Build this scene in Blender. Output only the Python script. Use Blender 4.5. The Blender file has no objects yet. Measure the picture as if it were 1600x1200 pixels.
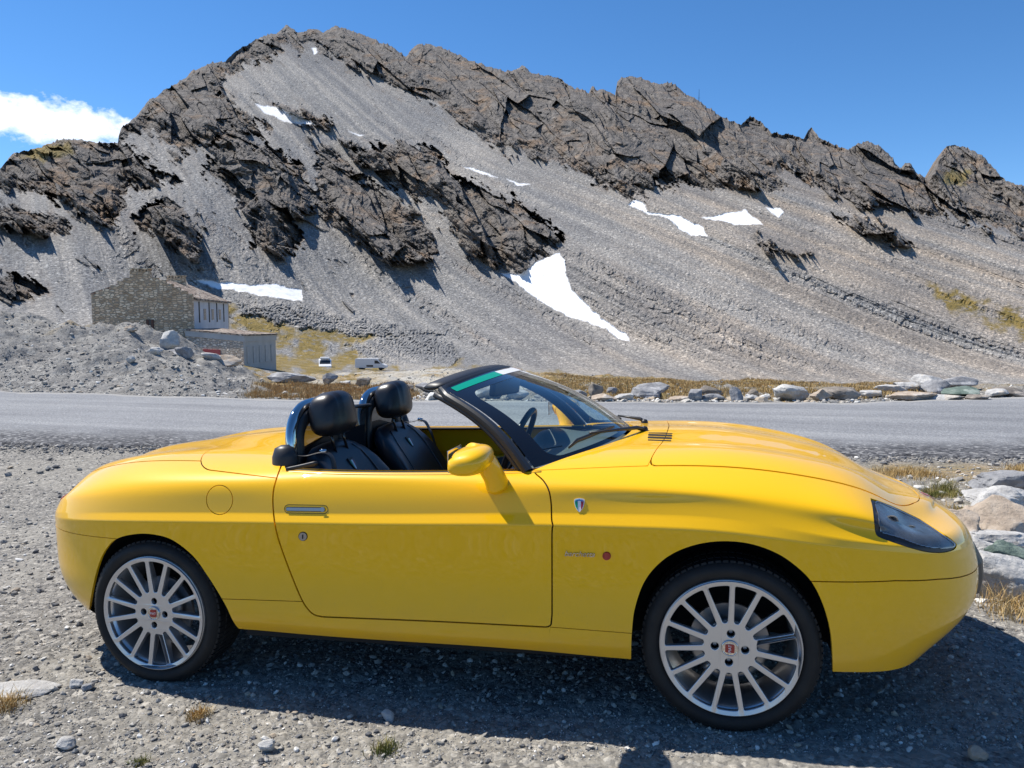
import bpy, bmesh, math, random, time
import numpy as np
from mathutils import Matrix, Vector
T0 = time.time()
random.seed(7); rng = np.random.default_rng(7)
C = bpy.context.scene.collection
scene = bpy.context.scene
# ------------------------------------------------------------ camera
def basis(yaw, pitch, roll):
    cy, sy, cp, sp = math.cos(yaw), math.sin(yaw), math.cos(pitch), math.sin(pitch)
    f = np.array([sy*cp, cy*cp, -sp]); r = np.array([cy, -sy, 0.]); u = np.cross(r, f)
    c, s = math.cos(roll), math.sin(roll)
    return np.stack([r*c+u*s, -r*s+u*c, f], 0)
FPX = 1200.0                                            # focal length for a 1600 px wide frame
CAR_CAM = np.array([2.186, -3.422, 1.380])              # camera seen from the car's own frame
BC = basis(*np.radians([-13.65, 3.6, -1.93]))
BW = basis(*np.radians([-13.65, 5.0, 0.0]))             # level camera, gravity frame
Q = BW.T @ BC                                           # car frame -> world (the lay-by is slightly tilted)
CAM = Q @ CAR_CAM
cam_data = bpy.data.cameras.new('camera'); cam = bpy.data.objects.new('camera', cam_data); C.objects.link(cam)
cam_data.sensor_width = 36.0; cam_data.lens = 36.0*FPX/1600.0
cam_data.clip_start = 0.05; cam_data.clip_end = 20000
m = Matrix(((BW[0][0], BW[1][0], -BW[2][0], CAM[0]), (BW[0][1], BW[1][1], -BW[2][1], CAM[1]),
            (BW[0][2], BW[1][2], -BW[2][2], CAM[2]), (0, 0, 0, 1)))
cam.matrix_world = m
scene.camera = cam
# ------------------------------------------------------------ sun and sky
SUN = Q @ np.array([-0.60, 0.14, 1.0]); SUN /= np.linalg.norm(SUN)
sun_el = math.asin(SUN[2]); sun_az = math.atan2(SUN[0], SUN[1])
sl = bpy.data.lights.new('sun', 'SUN'); sl.energy = 5.0; sl.angle = math.radians(0.53); sl.color = (1.0, 0.95, 0.87)
so = bpy.data.objects.new('sun', sl); C.objects.link(so)
so.rotation_euler = Vector(-SUN).to_track_quat('-Z', 'Y').to_euler()
so.location = (0, 0, 30)
world = bpy.data.worlds.new('World'); scene.world = world; world.use_nodes = True
nt = world.node_tree; N = nt.nodes; L = nt.links; N.clear()
out = N.new('ShaderNodeOutputWorld'); bg = N.new('ShaderNodeBackground'); bg.inputs[1].default_value = 0.125
sky = N.new('ShaderNodeTexSky'); sky.sky_type = 'NISHITA'; sky.sun_disc = False
sky.sun_elevation = sun_el; sky.sun_rotation = sun_az
sky.altitude = 2700; sky.air_density = 1.0; sky.dust_density = 0.0; sky.ozone_density = 4.0
hsv = N.new('ShaderNodeHueSaturation'); hsv.inputs['Saturation'].default_value = 1.20; hsv.inputs['Value'].default_value = 1.0
L.new(sky.outputs[0], hsv.inputs['Color'])
# a bank of fair-weather cloud low in the sky behind the left ridge
tc = N.new('ShaderNodeTexCoord')
def wdir(px, py):
    d = BW[2] + BW[0]*(px-800)/FPX + BW[1]*(600-py)/FPX
    return d/np.linalg.norm(d)
cc = wdir(70, 186)
cr_ = np.cross(cc, [0, 0, 1.]); cr_ /= np.linalg.norm(cr_); cu_ = np.cross(cr_, cc)
def dotn(vec):
    n = N.new('ShaderNodeVectorMath'); n.operation = 'DOT_PRODUCT'; n.inputs[1].default_value = vec
    L.new(tc.outputs['Generated'], n.inputs[0]); return n.outputs['Value']
def mth(op, a, b=None, c=None, clamp=False):
    n = N.new('ShaderNodeMath'); n.operation = op; n.use_clamp = clamp
    for i, v in enumerate((a, b, c)):
        if v is None: continue
        if isinstance(v, (int, float)): n.inputs[i].default_value = v
        else: L.new(v, n.inputs[i])
    return n.outputs[0]
dx = mth('DIVIDE', dotn(cr_), 0.128); dy = mth('DIVIDE', dotn(cu_), 0.028)
flat = mth('MULTIPLY', mth('LESS_THAN', dy, 0.0), 0.35)
r2 = mth('ADD', mth('MULTIPLY', dx, dx), mth('MULTIPLY', dy, dy))
front = mth('GREATER_THAN', dotn(cc), 0.0)
nz = N.new('ShaderNodeTexNoise'); nz.inputs['Scale'].default_value = 26; nz.inputs['Detail'].default_value = 9; nz.inputs['Roughness'].default_value = 0.6
mp = N.new('ShaderNodeMapping'); mp.inputs['Scale'].default_value = (1, 1, 1.6); mp.inputs['Location'].default_value = (3.1, 0.4, 1.2)
L.new(tc.outputs['Generated'], mp.inputs[0]); L.new(mp.outputs[0], nz.inputs['Vector'])
cov = mth('ADD', mth('SUBTRACT', 1.0, r2), mth('MULTIPLY', mth('SUBTRACT', nz.outputs[0], 0.5), 2.7))
cov = mth('MULTIPLY', mth('MULTIPLY', mth('ADD', cov, -0.10), 1.7, clamp=True), front, clamp=True)
cov = mth('MULTIPLY', cov, 0.96)
nz2 = N.new('ShaderNodeTexNoise'); nz2.inputs['Scale'].default_value = 30; nz2.inputs['Detail'].default_value = 6
L.new(mp.outputs[0], nz2.inputs['Vector'])
cr = N.new('ShaderNodeValToRGB'); cr.color_ramp.elements[0].position = 0.30; cr.color_ramp.elements[0].color = (6.3, 7.0, 8.2, 1)
cr.color_ramp.elements[1].position = 0.66; cr.color_ramp.elements[1].color = (9.2, 9.3, 9.4, 1)
L.new(mth('ADD', nz2.outputs[0], mth('MULTIPLY', dy, 0.10)), cr.inputs[0])
mx = N.new('ShaderNodeMix'); mx.data_type = 'RGBA'
L.new(cov, mx.inputs['Factor']); L.new(hsv.outputs[0], mx.inputs['A']); L.new(cr.outputs[0], mx.inputs['B'])
L.new(mx.outputs['Result'], bg.inputs[0]); L.new(bg.outputs[0], out.inputs[0])
scene.view_settings.view_transform = 'Standard'; scene.view_settings.look = 'None'
scene.view_settings.exposure = 0.43; scene.view_settings.gamma = 1.0
scene.cycles.max_bounces = 8; scene.cycles.transparent_max_bounces = 12

# ------------------------------------------------------------ helpers
def at_y(px, py, y):                                    # a point of the car's frame on the plane y = const
    d = BC[2] + BC[0]*(px-800)/FPX + BC[1]*(600-py)/FPX
    return CAR_CAM + d*(y-CAR_CAM[1])/d[1]
def proj_car(P):
    d = np.asarray(P)-CAR_CAM; z = d @ BC[2]
    return np.stack([800+FPX*(d @ BC[0])/z, 600-FPX*(d @ BC[1])/z], -1)
def ray_w(px, py):
    return BW[2] + BW[0]*(px-800)/FPX + BW[1]*(600-py)/FPX
def at_d(px, py, d):                                    # world point at depth d in front of the camera
    return CAM + ray_w(px, py)*d
def setp(o, label=None, cat=None, group=None, kind=None):
    if label: o['label'] = label
    if cat: o['category'] = cat
    if group: o['group'] = group
    if kind: o['kind'] = kind
    return o
def mk(name, V, F, mat=None, parent=None, smooth=True, normals=None):
    me = bpy.data.meshes.new(name)
    V = np.asarray(V, dtype=np.float32)
    if isinstance(F, np.ndarray):
        n, k = F.shape
        me.vertices.add(len(V)); me.vertices.foreach_set('co', V.ravel())
        me.loops.add(n*k); me.loops.foreach_set('vertex_index', F.astype(np.int32).ravel())
        me.polygons.add(n); me.polygons.foreach_set('loop_start', np.arange(0, n*k, k, dtype=np.int32))
        me.update(calc_edges=True); me.validate()
    else:
        me.from_pydata([tuple(map(float, v)) for v in V], [], [tuple(int(i) for i in f) for f in F]); me.update()
    me.polygons.foreach_set('use_smooth', np.full(len(me.polygons), bool(smooth)))
    if normals is not None and len(me.vertices) == len(normals):
        me.normals_split_custom_set_from_vertices([tuple(map(float, x)) for x in normals])
    if mat:
        for mm in (mat if isinstance(mat, (list, tuple)) else [mat]): me.materials.append(mm)
    o = bpy.data.objects.new(name, me); C.objects.link(o)
    if parent is not None: o.parent = parent
    return o
class MB:
    """collects simple shapes into ONE mesh"""
    def __init__(s): s.V = []; s.F = []
    def add(s, V, F):
        b = len(s.V); s.V += [tuple(map(float, v)) for v in V]; s.F += [tuple(int(i)+b for i in f) for f in F]; return s
    def box(s, c, size, M=None, bev=0.0):
        bm = bmesh.new(); bmesh.ops.create_cube(bm, size=1.0)
        bmesh.ops.scale(bm, vec=size, verts=bm.verts)
        if bev > 0: bmesh.ops.bevel(bm, geom=bm.edges[:], offset=bev, segments=3, profile=0.6, affect='EDGES')
        if M is not None: bmesh.ops.transform(bm, matrix=M, verts=bm.verts)
        bmesh.ops.translate(bm, vec=c, verts=bm.verts)
        s.add([v.co for v in bm.verts], [[v.index for v in f.verts] for f in bm.faces]) if not bm.verts.index_update() else None
        bm.free(); return s
    def tube(s, pts, rad, n=12, cap=True, flat=None, closed=False):
        P = [np.array(p, float) for p in pts]; m_ = len(P)
        rad = [rad]*m_ if isinstance(rad, (int, float)) else rad
        V = []; up = None
        for i in range(m_):
            a = P[(i-1) % m_] if (i > 0 or closed) else P[i]; b = P[(i+1) % m_] if (i < m_-1 or closed) else P[i]
            t = b-a; t /= (np.linalg.norm(t)+1e-12)
            if up is None:
                up = np.array([0, 0, 1.]) if abs(t[2]) < 0.9 else np.array([1., 0, 0])
            up = up-t*(up@t); up /= np.linalg.norm(up)+1e-12; sd = np.cross(t, up)
            fx, fy = (1, 1) if flat is None else flat
            for k in range(n):
                an = 2*math.pi*k/n
                V.append(P[i]+rad[i]*(math.cos(an)*fx*sd+math.sin(an)*fy*up))
        F = [(i*n+k, i*n+(k+1) % n, ((i+1) % m_)*n+(k+1) % n, ((i+1) % m_)*n+k) for i in range(m_ if closed else m_-1) for k in range(n)]
        if cap and not closed: F += [tuple(range(n))[::-1], tuple((m_-1)*n+k for k in range(n))]
        return s.add(V, F)
    def lathe(s, prof, n=48, axis='y', c=(0, 0, 0)):     # prof: list of (r, a) with a along the axis
        V = []
        for r, a in prof:
            for k in range(n):
                t = 2*math.pi*k/n; x, z = r*math.cos(t), r*math.sin(t)
                p = (x, a, z) if axis == 'y' else ((x, z, a) if axis == 'z' else (a, x, z))
                V.append((p[0]+c[0], p[1]+c[1], p[2]+c[2]))
        F = [(i*n+k, i*n+(k+1) % n, (i+1)*n+(k+1) % n, (i+1)*n+k) for i in range(len(prof)-1) for k in range(n)]
        return s.add(V, F)
    def build(s, name, mat=None, parent=None, smooth=False, auto=None):
        o = mk(name, s.V, s.F, mat, parent, smooth)
        if auto:
            try: o.data.set_sharp_from_angle(angle=math.radians(auto))
            except Exception: pass
        return o
def fixn(o):
    bm = bmesh.new(); bm.from_mesh(o.data); bmesh.ops.recalc_face_normals(bm, faces=bm.faces); bm.to_mesh(o.data); bm.free(); return o
def empty(name, loc=(0, 0, 0)):
    o = bpy.data.objects.new(name, None); C.objects.link(o); o.location = loc; o.empty_display_size = 0.2; return o
def catmull(pts, sub=6, closed=False):
    P = np.array(pts, float); n = len(P); o_ = []
    for i in range(n if closed else n-1):
        p0 = P[(i-1) % n] if (i > 0 or closed) else 2*P[0]-P[1]
        p1 = P[i]; p2 = P[(i+1) % n]
        p3 = P[(i+2) % n] if (i < n-2 or closed) else 2*P[-1]-P[-2]
        for k in range(sub):
            t = k/sub
            o_.append(0.5*((2*p1)+(-p0+p2)*t+(2*p0-5*p1+4*p2-p3)*t*t+(-p0+3*p1-3*p2+p3)*t**3))
    if not closed: o_.append(P[-1])
    return np.array(o_)
# ---------------- materials
def pmat(name, color, rough=0.5, metal=0.0, coat=0.0, spec=0.5, coat_rough=0.03, bump=None, var=None, **kw):
    m_ = bpy.data.materials.new(name); m_.use_nodes = True
    n = m_.node_tree.nodes; l = m_.node_tree.links; b = n['Principled BSDF']
    b.inputs['Base Color'].default_value = (*color, 1); b.inputs['Roughness'].default_value = rough
    b.inputs['Metallic'].default_value = metal; b.inputs['Coat Weight'].default_value = coat
    b.inputs['Coat Roughness'].default_value = coat_rough; b.inputs['Specular IOR Level'].default_value = spec
    for k, v in kw.items(): b.inputs[k.replace('_', ' ')].default_value = v
    if var or bump:
        t = n.new('ShaderNodeTexCoord')
    if var:                                            # (scale, amount, second colour)
        z = n.new('ShaderNodeTexNoise'); z.inputs['Scale'].default_value = var[0]; z.inputs['Detail'].default_value = 5
        l.new(t.outputs['Object'], z.inputs['Vector'])
        r = n.new('ShaderNodeValToRGB'); r.color_ramp.elements[0].position = 0.5-var[1]; r.color_ramp.elements[1].position = 0.5+var[1]
        r.color_ramp.elements[0].color = (*color, 1); r.color_ramp.elements[1].color = (*var[2], 1)
        l.new(z.outputs[0], r.inputs[0]); l.new(r.outputs[0], b.inputs['Base Color'])
    if bump:                                           # (scale, strength, distance)
        z = n.new('ShaderNodeTexNoise'); z.inputs['Scale'].default_value = bump[0]; z.inputs['Detail'].default_value = 6
        l.new(t.outputs['Object'], z.inputs['Vector'])
        bp = n.new('ShaderNodeBump'); bp.inputs['Strength'].default_value = bump[1]; bp.inputs['Distance'].default_value = bump[2]
        l.new(z.outputs[0], bp.inputs['Height']); l.new(bp.outputs[0], b.inputs['Normal'])
    return m_
def glassmat(name, tint, alpha_t, rough=0.0):
    """thin glass: tinted see-through sheet with a mirror-like surface reflection"""
    m_ = bpy.data.materials.new(name); m_.use_nodes = True; n = m_.node_tree.nodes; l = m_.node_tree.links; n.clear()
    o_ = n.new('ShaderNodeOutputMaterial'); tr = n.new('ShaderNodeBsdfTransparent'); tr.inputs[0].default_value = (*tint, 1)
    gl = n.new('ShaderNodeBsdfGlossy'); gl.inputs['Roughness'].default_value = rough
    g_ = n.new('ShaderNodeNewGeometry'); dt = n.new('ShaderNodeVectorMath'); dt.operation = 'DOT_PRODUCT'; l.new(g_.outputs['Normal'], dt.inputs[0]); l.new(g_.outputs['Incoming'], dt.inputs[1])
    ab = n.new('ShaderNodeMath'); ab.operation = 'ABSOLUTE'; l.new(dt.outputs['Value'], ab.inputs[0]); om = n.new('ShaderNodeMath'); om.operation = 'SUBTRACT'; om.inputs[0].default_value = 1.0; l.new(ab.outputs[0], om.inputs[1])
    pw = n.new('ShaderNodeMath'); pw.operation = 'POWER'; pw.inputs[1].default_value = 4.0; l.new(om.outputs[0], pw.inputs[0])
    ml = n.new('ShaderNodeMath'); ml.operation = 'MULTIPLY_ADD'; ml.inputs[1].default_value = .95; ml.inputs[2].default_value = alpha_t; ml.use_clamp = True   # Schlick reflectance of a pane, the same from both sides
    l.new(pw.outputs[0], ml.inputs[0]); ms = n.new('ShaderNodeMixShader')
    l.new(ml.outputs[0], ms.inputs[0]); l.new(tr.outputs[0], ms.inputs[1]); l.new(gl.outputs[0], ms.inputs[2]); l.new(ms.outputs[0], o_.inputs[0])
    return m_
# ============================================================ THE CAR (own frame: x forward, y away, z up)
M_YEL = pmat('yellow_paint', (0.93, 0.505, 0.002), rough=0.42, spec=0.15, coat=0.9, coat_rough=0.006, Coat_IOR=1.46)
def road_dust(m_):                                       # dust thrown up on the sills and behind the wheels
    n = m_.node_tree.nodes; l = m_.node_tree.links; b = n['Principled BSDF']; t = n.new('ShaderNodeTexCoord'); sp = n.new('ShaderNodeSeparateXYZ'); l.new(t.outputs['Object'], sp.inputs[0])
    mr = n.new('ShaderNodeMapRange'); mr.inputs[1].default_value = .52; mr.inputs[2].default_value = .22; mr.inputs[3].default_value = 0; mr.inputs[4].default_value = .34; l.new(sp.outputs[2], mr.inputs[0])
    z = n.new('ShaderNodeTexNoise'); z.inputs['Scale'].default_value = 7; z.inputs['Detail'].default_value = 8; z.inputs['Roughness'].default_value = .7; l.new(t.outputs['Object'], z.inputs['Vector'])
    z2 = n.new('ShaderNodeTexNoise'); z2.inputs['Scale'].default_value = 130; z2.inputs['Detail'].default_value = 2; l.new(t.outputs['Object'], z2.inputs['Vector'])
    a = n.new('ShaderNodeMath'); a.operation = 'MULTIPLY'; l.new(mr.outputs[0], a.inputs[0]); l.new(z.outputs[0], a.inputs[1])
    g2 = n.new('ShaderNodeMath'); g2.operation = 'GREATER_THAN'; g2.inputs[1].default_value = .70; l.new(z2.outputs[0], g2.inputs[0])
    g3 = n.new('ShaderNodeMath'); g3.operation = 'MULTIPLY_ADD'; g3.inputs[1].default_value = .10; l.new(g2.outputs[0], g3.inputs[0]); l.new(a.outputs[0], g3.inputs[2])
    x = n.new('ShaderNodeMix'); x.data_type = 'RGBA'; x.inputs['A'].default_value = b.inputs['Base Color'].default_value; x.inputs['B'].default_value = (.27, .22, .15, 1)
    l.new(g3.outputs[0], x.inputs['Factor']); l.new(x.outputs['Result'], b.inputs['Base Color'])
    r = n.new('ShaderNodeMath'); r.operation = 'MULTIPLY_ADD'; r.inputs[1].default_value = 1.0; r.inputs[2].default_value = .006; l.new(g3.outputs[0], r.inputs[0]); l.new(r.outputs[0], b.inputs['Coat Roughness'])
road_dust(M_YEL)
M_BLK = pmat('black_plastic', (0.018, 0.018, 0.02), rough=0.45, bump=(120, 0.15, 0.001))
M_GLOSS = pmat('gloss_black', (0.008, 0.008, 0.01), rough=0.18, coat=0.6)
M_DARK = pmat('dark_void', (0.006, 0.006, 0.006), rough=0.9)
M_RUB = pmat('tyre_rubber', (0.010, 0.010, 0.011), rough=0.7, spec=.35, bump=(160, 0.3, 0.001), var=(14, 0.2, (0.020, 0.019, 0.018)))
M_ALLOY = pmat('silver_alloy', (0.56, 0.56, 0.57), rough=0.30, metal=0.75, coat=0.4, bump=(300, 0.02, 0.0005))
M_STEEL = pmat('brake_steel', (0.33, 0.33, 0.34), rough=0.35, metal=0.9)
M_CHROME = pmat('chrome', (0.55, 0.545, 0.54), rough=0.05, metal=1.0)
M_LEATH = pmat('black_leather', (0.014, 0.014, 0.017), rough=0.36, bump=(90, 0.12, 0.002))
M_RED = pmat('red_enamel', (0.35, 0.012, 0.01), rough=0.25, coat=0.5)
M_WHITE = pmat('white_enamel', (0.8, 0.8, 0.8), rough=0.3)
M_GREEN = pmat('green_enamel', (0.0, 0.28, 0.13), rough=0.3)
M_BLUE = pmat('blue_enamel', (0.03, 0.16, 0.42), rough=0.3)
M_STICKG = pmat('green_sticker', (0.0, 0.30, 0.19), rough=0.35)
M_REDLAMP = pmat('red_lamp', (0.55, 0.02, 0.015), rough=0.12, coat=1.0)

car = empty('convertible_car')
car.matrix_world = Matrix([[*Q[0], 0], [*Q[1], 0], [*Q[2], 0], [0, 0, 0, 1]])
setp(car, 'bright yellow open two-seat roadster with silver multi-spoke wheels parked on the gravel', 'car')

def cubspline(t, Y):
    """natural cubic spline coefficients evaluated later; Y (n, k)"""
    t = np.asarray(t, float); Y = np.asarray(Y, float); n = len(t); h = np.diff(t)
    A = np.zeros((n, n)); B = np.zeros_like(Y); A[0, 0] = A[-1, -1] = 1
    for i in range(1, n-1):
        A[i, i-1] = h[i-1]; A[i, i] = 2*(h[i-1]+h[i]); A[i, i+1] = h[i]
        B[i] = 6*((Y[i+1]-Y[i])/h[i]-(Y[i]-Y[i-1])/h[i-1])
    Mm = np.linalg.solve(A, B.reshape(n, -1)).reshape(Y.shape)
    def ev(s):
        s = np.asarray(s, float); i = np.clip(np.searchsorted(t, s)-1, 0, n-2)
        hh = h[i]; a = (t[i+1]-s); b = (s-t[i])
        sh = (-1,)+(1,)*(Y.ndim-1); a, b, hh = a.reshape(sh), b.reshape(sh), hh.reshape(sh)
        return Mm[i]*a**3/(6*hh)+Mm[i+1]*b**3/(6*hh)+(Y[i]/hh-Mm[i]*hh/6)*a+(Y[i+1]/hh-Mm[i+1]*hh/6)*b
    return ev

NS = 19
SX = np.array([-.845, -.828, -.77, -.67, -.52, -.30, 0, .38, .65, 1.1, 1.6, 1.95, 2.275, 2.55, 2.75, 2.93, 3.07, 3.165, 3.20])
W3 = np.array([0, .25, .42, .565, .685, .770, .812, .82, .822, .825, .825, .822, .818, .800, .758, .668, .515, .29, 0])
def row(xt, xf, wk, z):
    """a rail: tail end x, nose end x, half widths for stations 1..17 (or scale), heights"""
    x = SX.copy()
    kt = (-.52-xt)/(-.52-SX[0]); kf = (xf-2.75)/(SX[-1]-2.75)
    x[:4] = -.52+(SX[:4]+.52)*kt; x[15:] = 2.75+(SX[15:]-2.75)*kf
    w = W3*wk if np.isscalar(wk) else np.array(wk, float)
    return np.stack([x, w, np.array(z, float)], 1)
zs = lambda pts: np.interp(SX, [p[0] for p in pts], [p[1] for p in pts])
Z3 = np.array([.600, .605, .618, .636, .655, .672, .685, .692, .696, .703, .714, .714, .704, .668, .640, .612, .590, .575, .570])
R0 = row(-.68, 3.07, W3*np.array([.86]*5+[.92]+[.93]*7+[.95]*3+[.93]*3), [.262, .26, .252, .244, .236, .230, .236, .246, .242, .240, .238, .228, .228, .228, .222, .225, .243, .26, .265])
R1 = row(-.775, 3.155, W3*np.array([.935]*5+[.96]+[.965]*7+[.975]*6), [.33, .33, .32, .31, .30, .29, .29, .295, .29, .285, .285, .285, .285, .285, .285, .29, .30, .31, .315])
R2 = row(-.85, 3.225, W3*np.array([.985]*4+[.985, .98, .975, .968, .966, .966, .968, .972, .98, .99, 1.0, 1.0, 1, 1, 1]), [.47, .47, .47, .47, .47, .47, .47, .47, .47, .47, .47, .47, .47, .465, .46, .45, .445, .44, .44])
R3 = row(-.828, 3.20, W3, Z3)
bandh = np.array([.02, .02, .02, .02, .022, .027, .030, .032, .032, .033, .036, .038, .038, .030, .022, .02, .02, .02, .02])
bandw = np.array([.0, .0, .001, .002, .005, .013, .018, .020, .020, .021, .023, .025, .022, .010, .004, .003, .002, .001, .0])
R4 = row(-.82, 3.19, W3-bandw, Z3+bandh)
R5 = row(-.79, 3.165, W3-bandw-np.array([0, .01, .015, .02, .02, .014, .011, .010, .010, .010, .011, .014, .018, .024, .026, .02, .02, .01, 0]), Z3+bandh+np.array([.045]*13+[.04, .035, .03, .03, .03, .03]))
Z7 = np.array([.745, .748, .756, .776, .806, .856, .882, .882, .876, .874, .882, .890, .882, .845, .788, .712, .685, .672, .668])
W7 = np.array([0, .19, .33, .44, .53, .60, .635, .68, .722, .738, .715, .672, .632, .602, .558, .455, .33, .17, 0])
Z6 = np.array([.745, .738, .728, .730, .756, .802, .834, .842, .840, .842, .846, .846, .830, .790, .738, .680, .660, .660, .668])
W6 = np.array([0, 0.22, 0.385, 0.52, 0.625, 0.702, 0.742, 0.762, 0.767, 0.771, 0.77, 0.766, 0.752, 0.734, 0.71, 0.575, 0.43, 0.23, 0])
R6 = row(-.71, 3.095, W6, Z6)
R7 = row(-.71, 3.095, W7, Z7)
Z9 = np.array([.745, .760, .788, .822, .862, .896, .930, .952, .955, .95, .948, .950, .940, .896, .838, .760, .712, .68, .668])
k8 = np.array([.35]*10+[.25]*9); R8 = row(-.71, 3.095, W7*.5, Z7*k8+Z9*(1-k8)); R9 = row(-.71, 3.095, W7*0, Z9)
for Rr, k in ((R7, 1.0), (R8, .9), (R9, .8)): pass
RAILS = [R0, R1, R2, R3, R4, R5, R6, R7, R8, R9]
# u parameter from the chord lengths of the crease rail
du = np.linalg.norm(np.diff(R3, axis=0), axis=1); U = np.concatenate([[0], np.cumsum(du)])
def spl_u(Rr, s):                                        # mirrored past both ends so that the rails cross the centre plane squarely
    k = 3
    pre = Rr[1:k+1][::-1]*np.array([1, -1, 1]); post = Rr[-k-1:-1][::-1]*np.array([1, -1, 1])
    tt = np.concatenate([-U[1:k+1][::-1], U, U[-1]+(U[-1]-U[-k-1:-1][::-1])])
    return cubspline(tt, np.concatenate([pre, Rr, post]))(s)
seg = []                                                 # finer towards the ends
NU = 560
su = np.linspace(0, 1, NU); us = U[-1]*su
us[0] = 0; us[-1] = U[-1]
RA = np.stack([spl_u(Rr, us) for Rr in RAILS], 1)        # (NU, 10, 3)
VK = np.array([0, .07, .25, .47, .50, .555, .65, .745, 1.08, 1.45])
V7 = VK[7]
vlo = np.concatenate([np.linspace(0, .07, 8)[:-1], np.linspace(.07, .47, 50)])
vhi = np.concatenate([np.linspace(.50, .80, 58)[:-1], np.linspace(.80, 1.45, 50)])
lo = cubspline(VK[:4], np.transpose(RA[:, :4], (1, 0, 2)))(vlo)
RH = RA[:, 4:]; RHm = RH[:, :-1][:, ::-1]*np.array([1, -1, 1])
VH = VK[4:]; hi = cubspline(np.concatenate([VH, 2*VH[-1]-VH[:-1][::-1]]), np.transpose(np.concatenate([RH, RHm], 1), (1, 0, 2)))(vhi)
band_v = np.linspace(.47, .50, 6)[1:-1]
bd = np.stack([lo[-1]*(1-t)+hi[0]*t for t in (band_v-.47)/.03], 0)
SURF = np.concatenate([lo, bd, hi], 0)                   # (NV, NU, 3) with w in column 1
VV = np.concatenate([vlo, band_v, vhi]); NV = len(VV)
SURF[:, :, 1] = np.maximum(SURF[:, :, 1], 0)
SURF[:, 0, 1] = 0; SURF[:, -1, 1] = 0; SURF[-1, :, 1] = 0
sm = np.clip((SURF[:, :, 0]-2.86)/.10, 0, 1)*np.clip((VV[:, None]-.57)/.05, 0, 1)
sm = np.maximum(sm, np.clip((-.50-SURF[:, :, 0])/.08, 0, 1)*np.clip((VV[:, None]-.57)/.05, 0, 1)*.8)
for _ in range(110):                                     # relax the sheet metal where the rails converge at nose and tail
    A_ = SURF.copy(); up_ = np.concatenate([SURF[1:], SURF[-2:-1]*np.array([1, -1, 1])]); dn_s = np.concatenate([SURF[:1], SURF[:-1]])
    rt_ = np.concatenate([SURF[:, 1:], SURF[:, -2:-1]*np.array([1, -1, 1])], 1); lf_ = np.concatenate([SURF[:, 1:2]*np.array([1, -1, 1]), SURF[:, :-1]], 1)
    mean = (up_+dn_s+rt_+lf_)/4; SURF = SURF+(mean-SURF)*(sm*.8)[:, :, None]
    SURF[-1, :, 1] = 0; SURF[:, 0, 1] = 0; SURF[:, -1, 1] = 0
P0 = SURF.reshape(-1, 3).copy(); P0[:, 1] *= -1          # near half has negative y
vv = np.repeat(VV, NU); uu = np.tile(us, NV)
idx = np.arange(NV*NU).reshape(NV, NU)
qd = np.stack([idx[:-1, :-1], idx[:-1, 1:], idx[1:, 1:], idx[1:, :-1]], -1).reshape(-1, 4)
TR = np.concatenate([qd[:, [0, 1, 2]], qd[:, [0, 2, 3]]])
# vertex normals (area weighted), with the crease kept sharp by splitting at its lower edge
fn = np.cross(P0[TR[:, 1]]-P0[TR[:, 0]], P0[TR[:, 2]]-P0[TR[:, 0]])
NN = np.zeros_like(P0)
for k in range(3): np.add.at(NN, TR[:, k], fn)
NN[idx[-1, :], 1] = 0; NN[idx[:, 0], 1] = 0; NN[idx[:, -1], 1] = 0
NN /= np.linalg.norm(NN, axis=1)[:, None]+1e-12
if NN[idx[30, NU//2], 1] > 0: NN *= -1; TR = TR[:, ::-1].copy()
for pole in (P0[idx[-1, -1]], P0[idx[-1, 0]]):           # calm the normals where all the upper rails meet
    dp = np.linalg.norm(P0-pole, axis=1); sel = np.where(dp < .24)[0]; tgt = sel[dp[sel] < .17]; src = sel[::2]
    SP = np.concatenate([P0[src], P0[src]*np.array([1, -1, 1])]); SN_ = np.concatenate([NN[src], NN[src]*np.array([1, -1, 1])])
    for c0 in range(0, len(tgt), 2000):
        q = tgt[c0:c0+2000]; d2 = ((P0[q][:, None]-SP[None])**2).sum(-1)
        dens = 1.0; w_ = np.exp(-d2/(2*.030**2)); dl = np.maximum(np.linalg.norm(SP-pole, axis=1), .004)*1.0
        w_ = w_*dl[None]; na = w_@SN_; na /= np.linalg.norm(na, axis=1)[:, None]; b_ = np.clip((.17-dp[q])/.08, 0, 1)[:, None]
        NN[q] = NN[q]*(1-b_)+na*b_
    NN /= np.linalg.norm(NN, axis=1)[:, None]+1e-12

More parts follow.
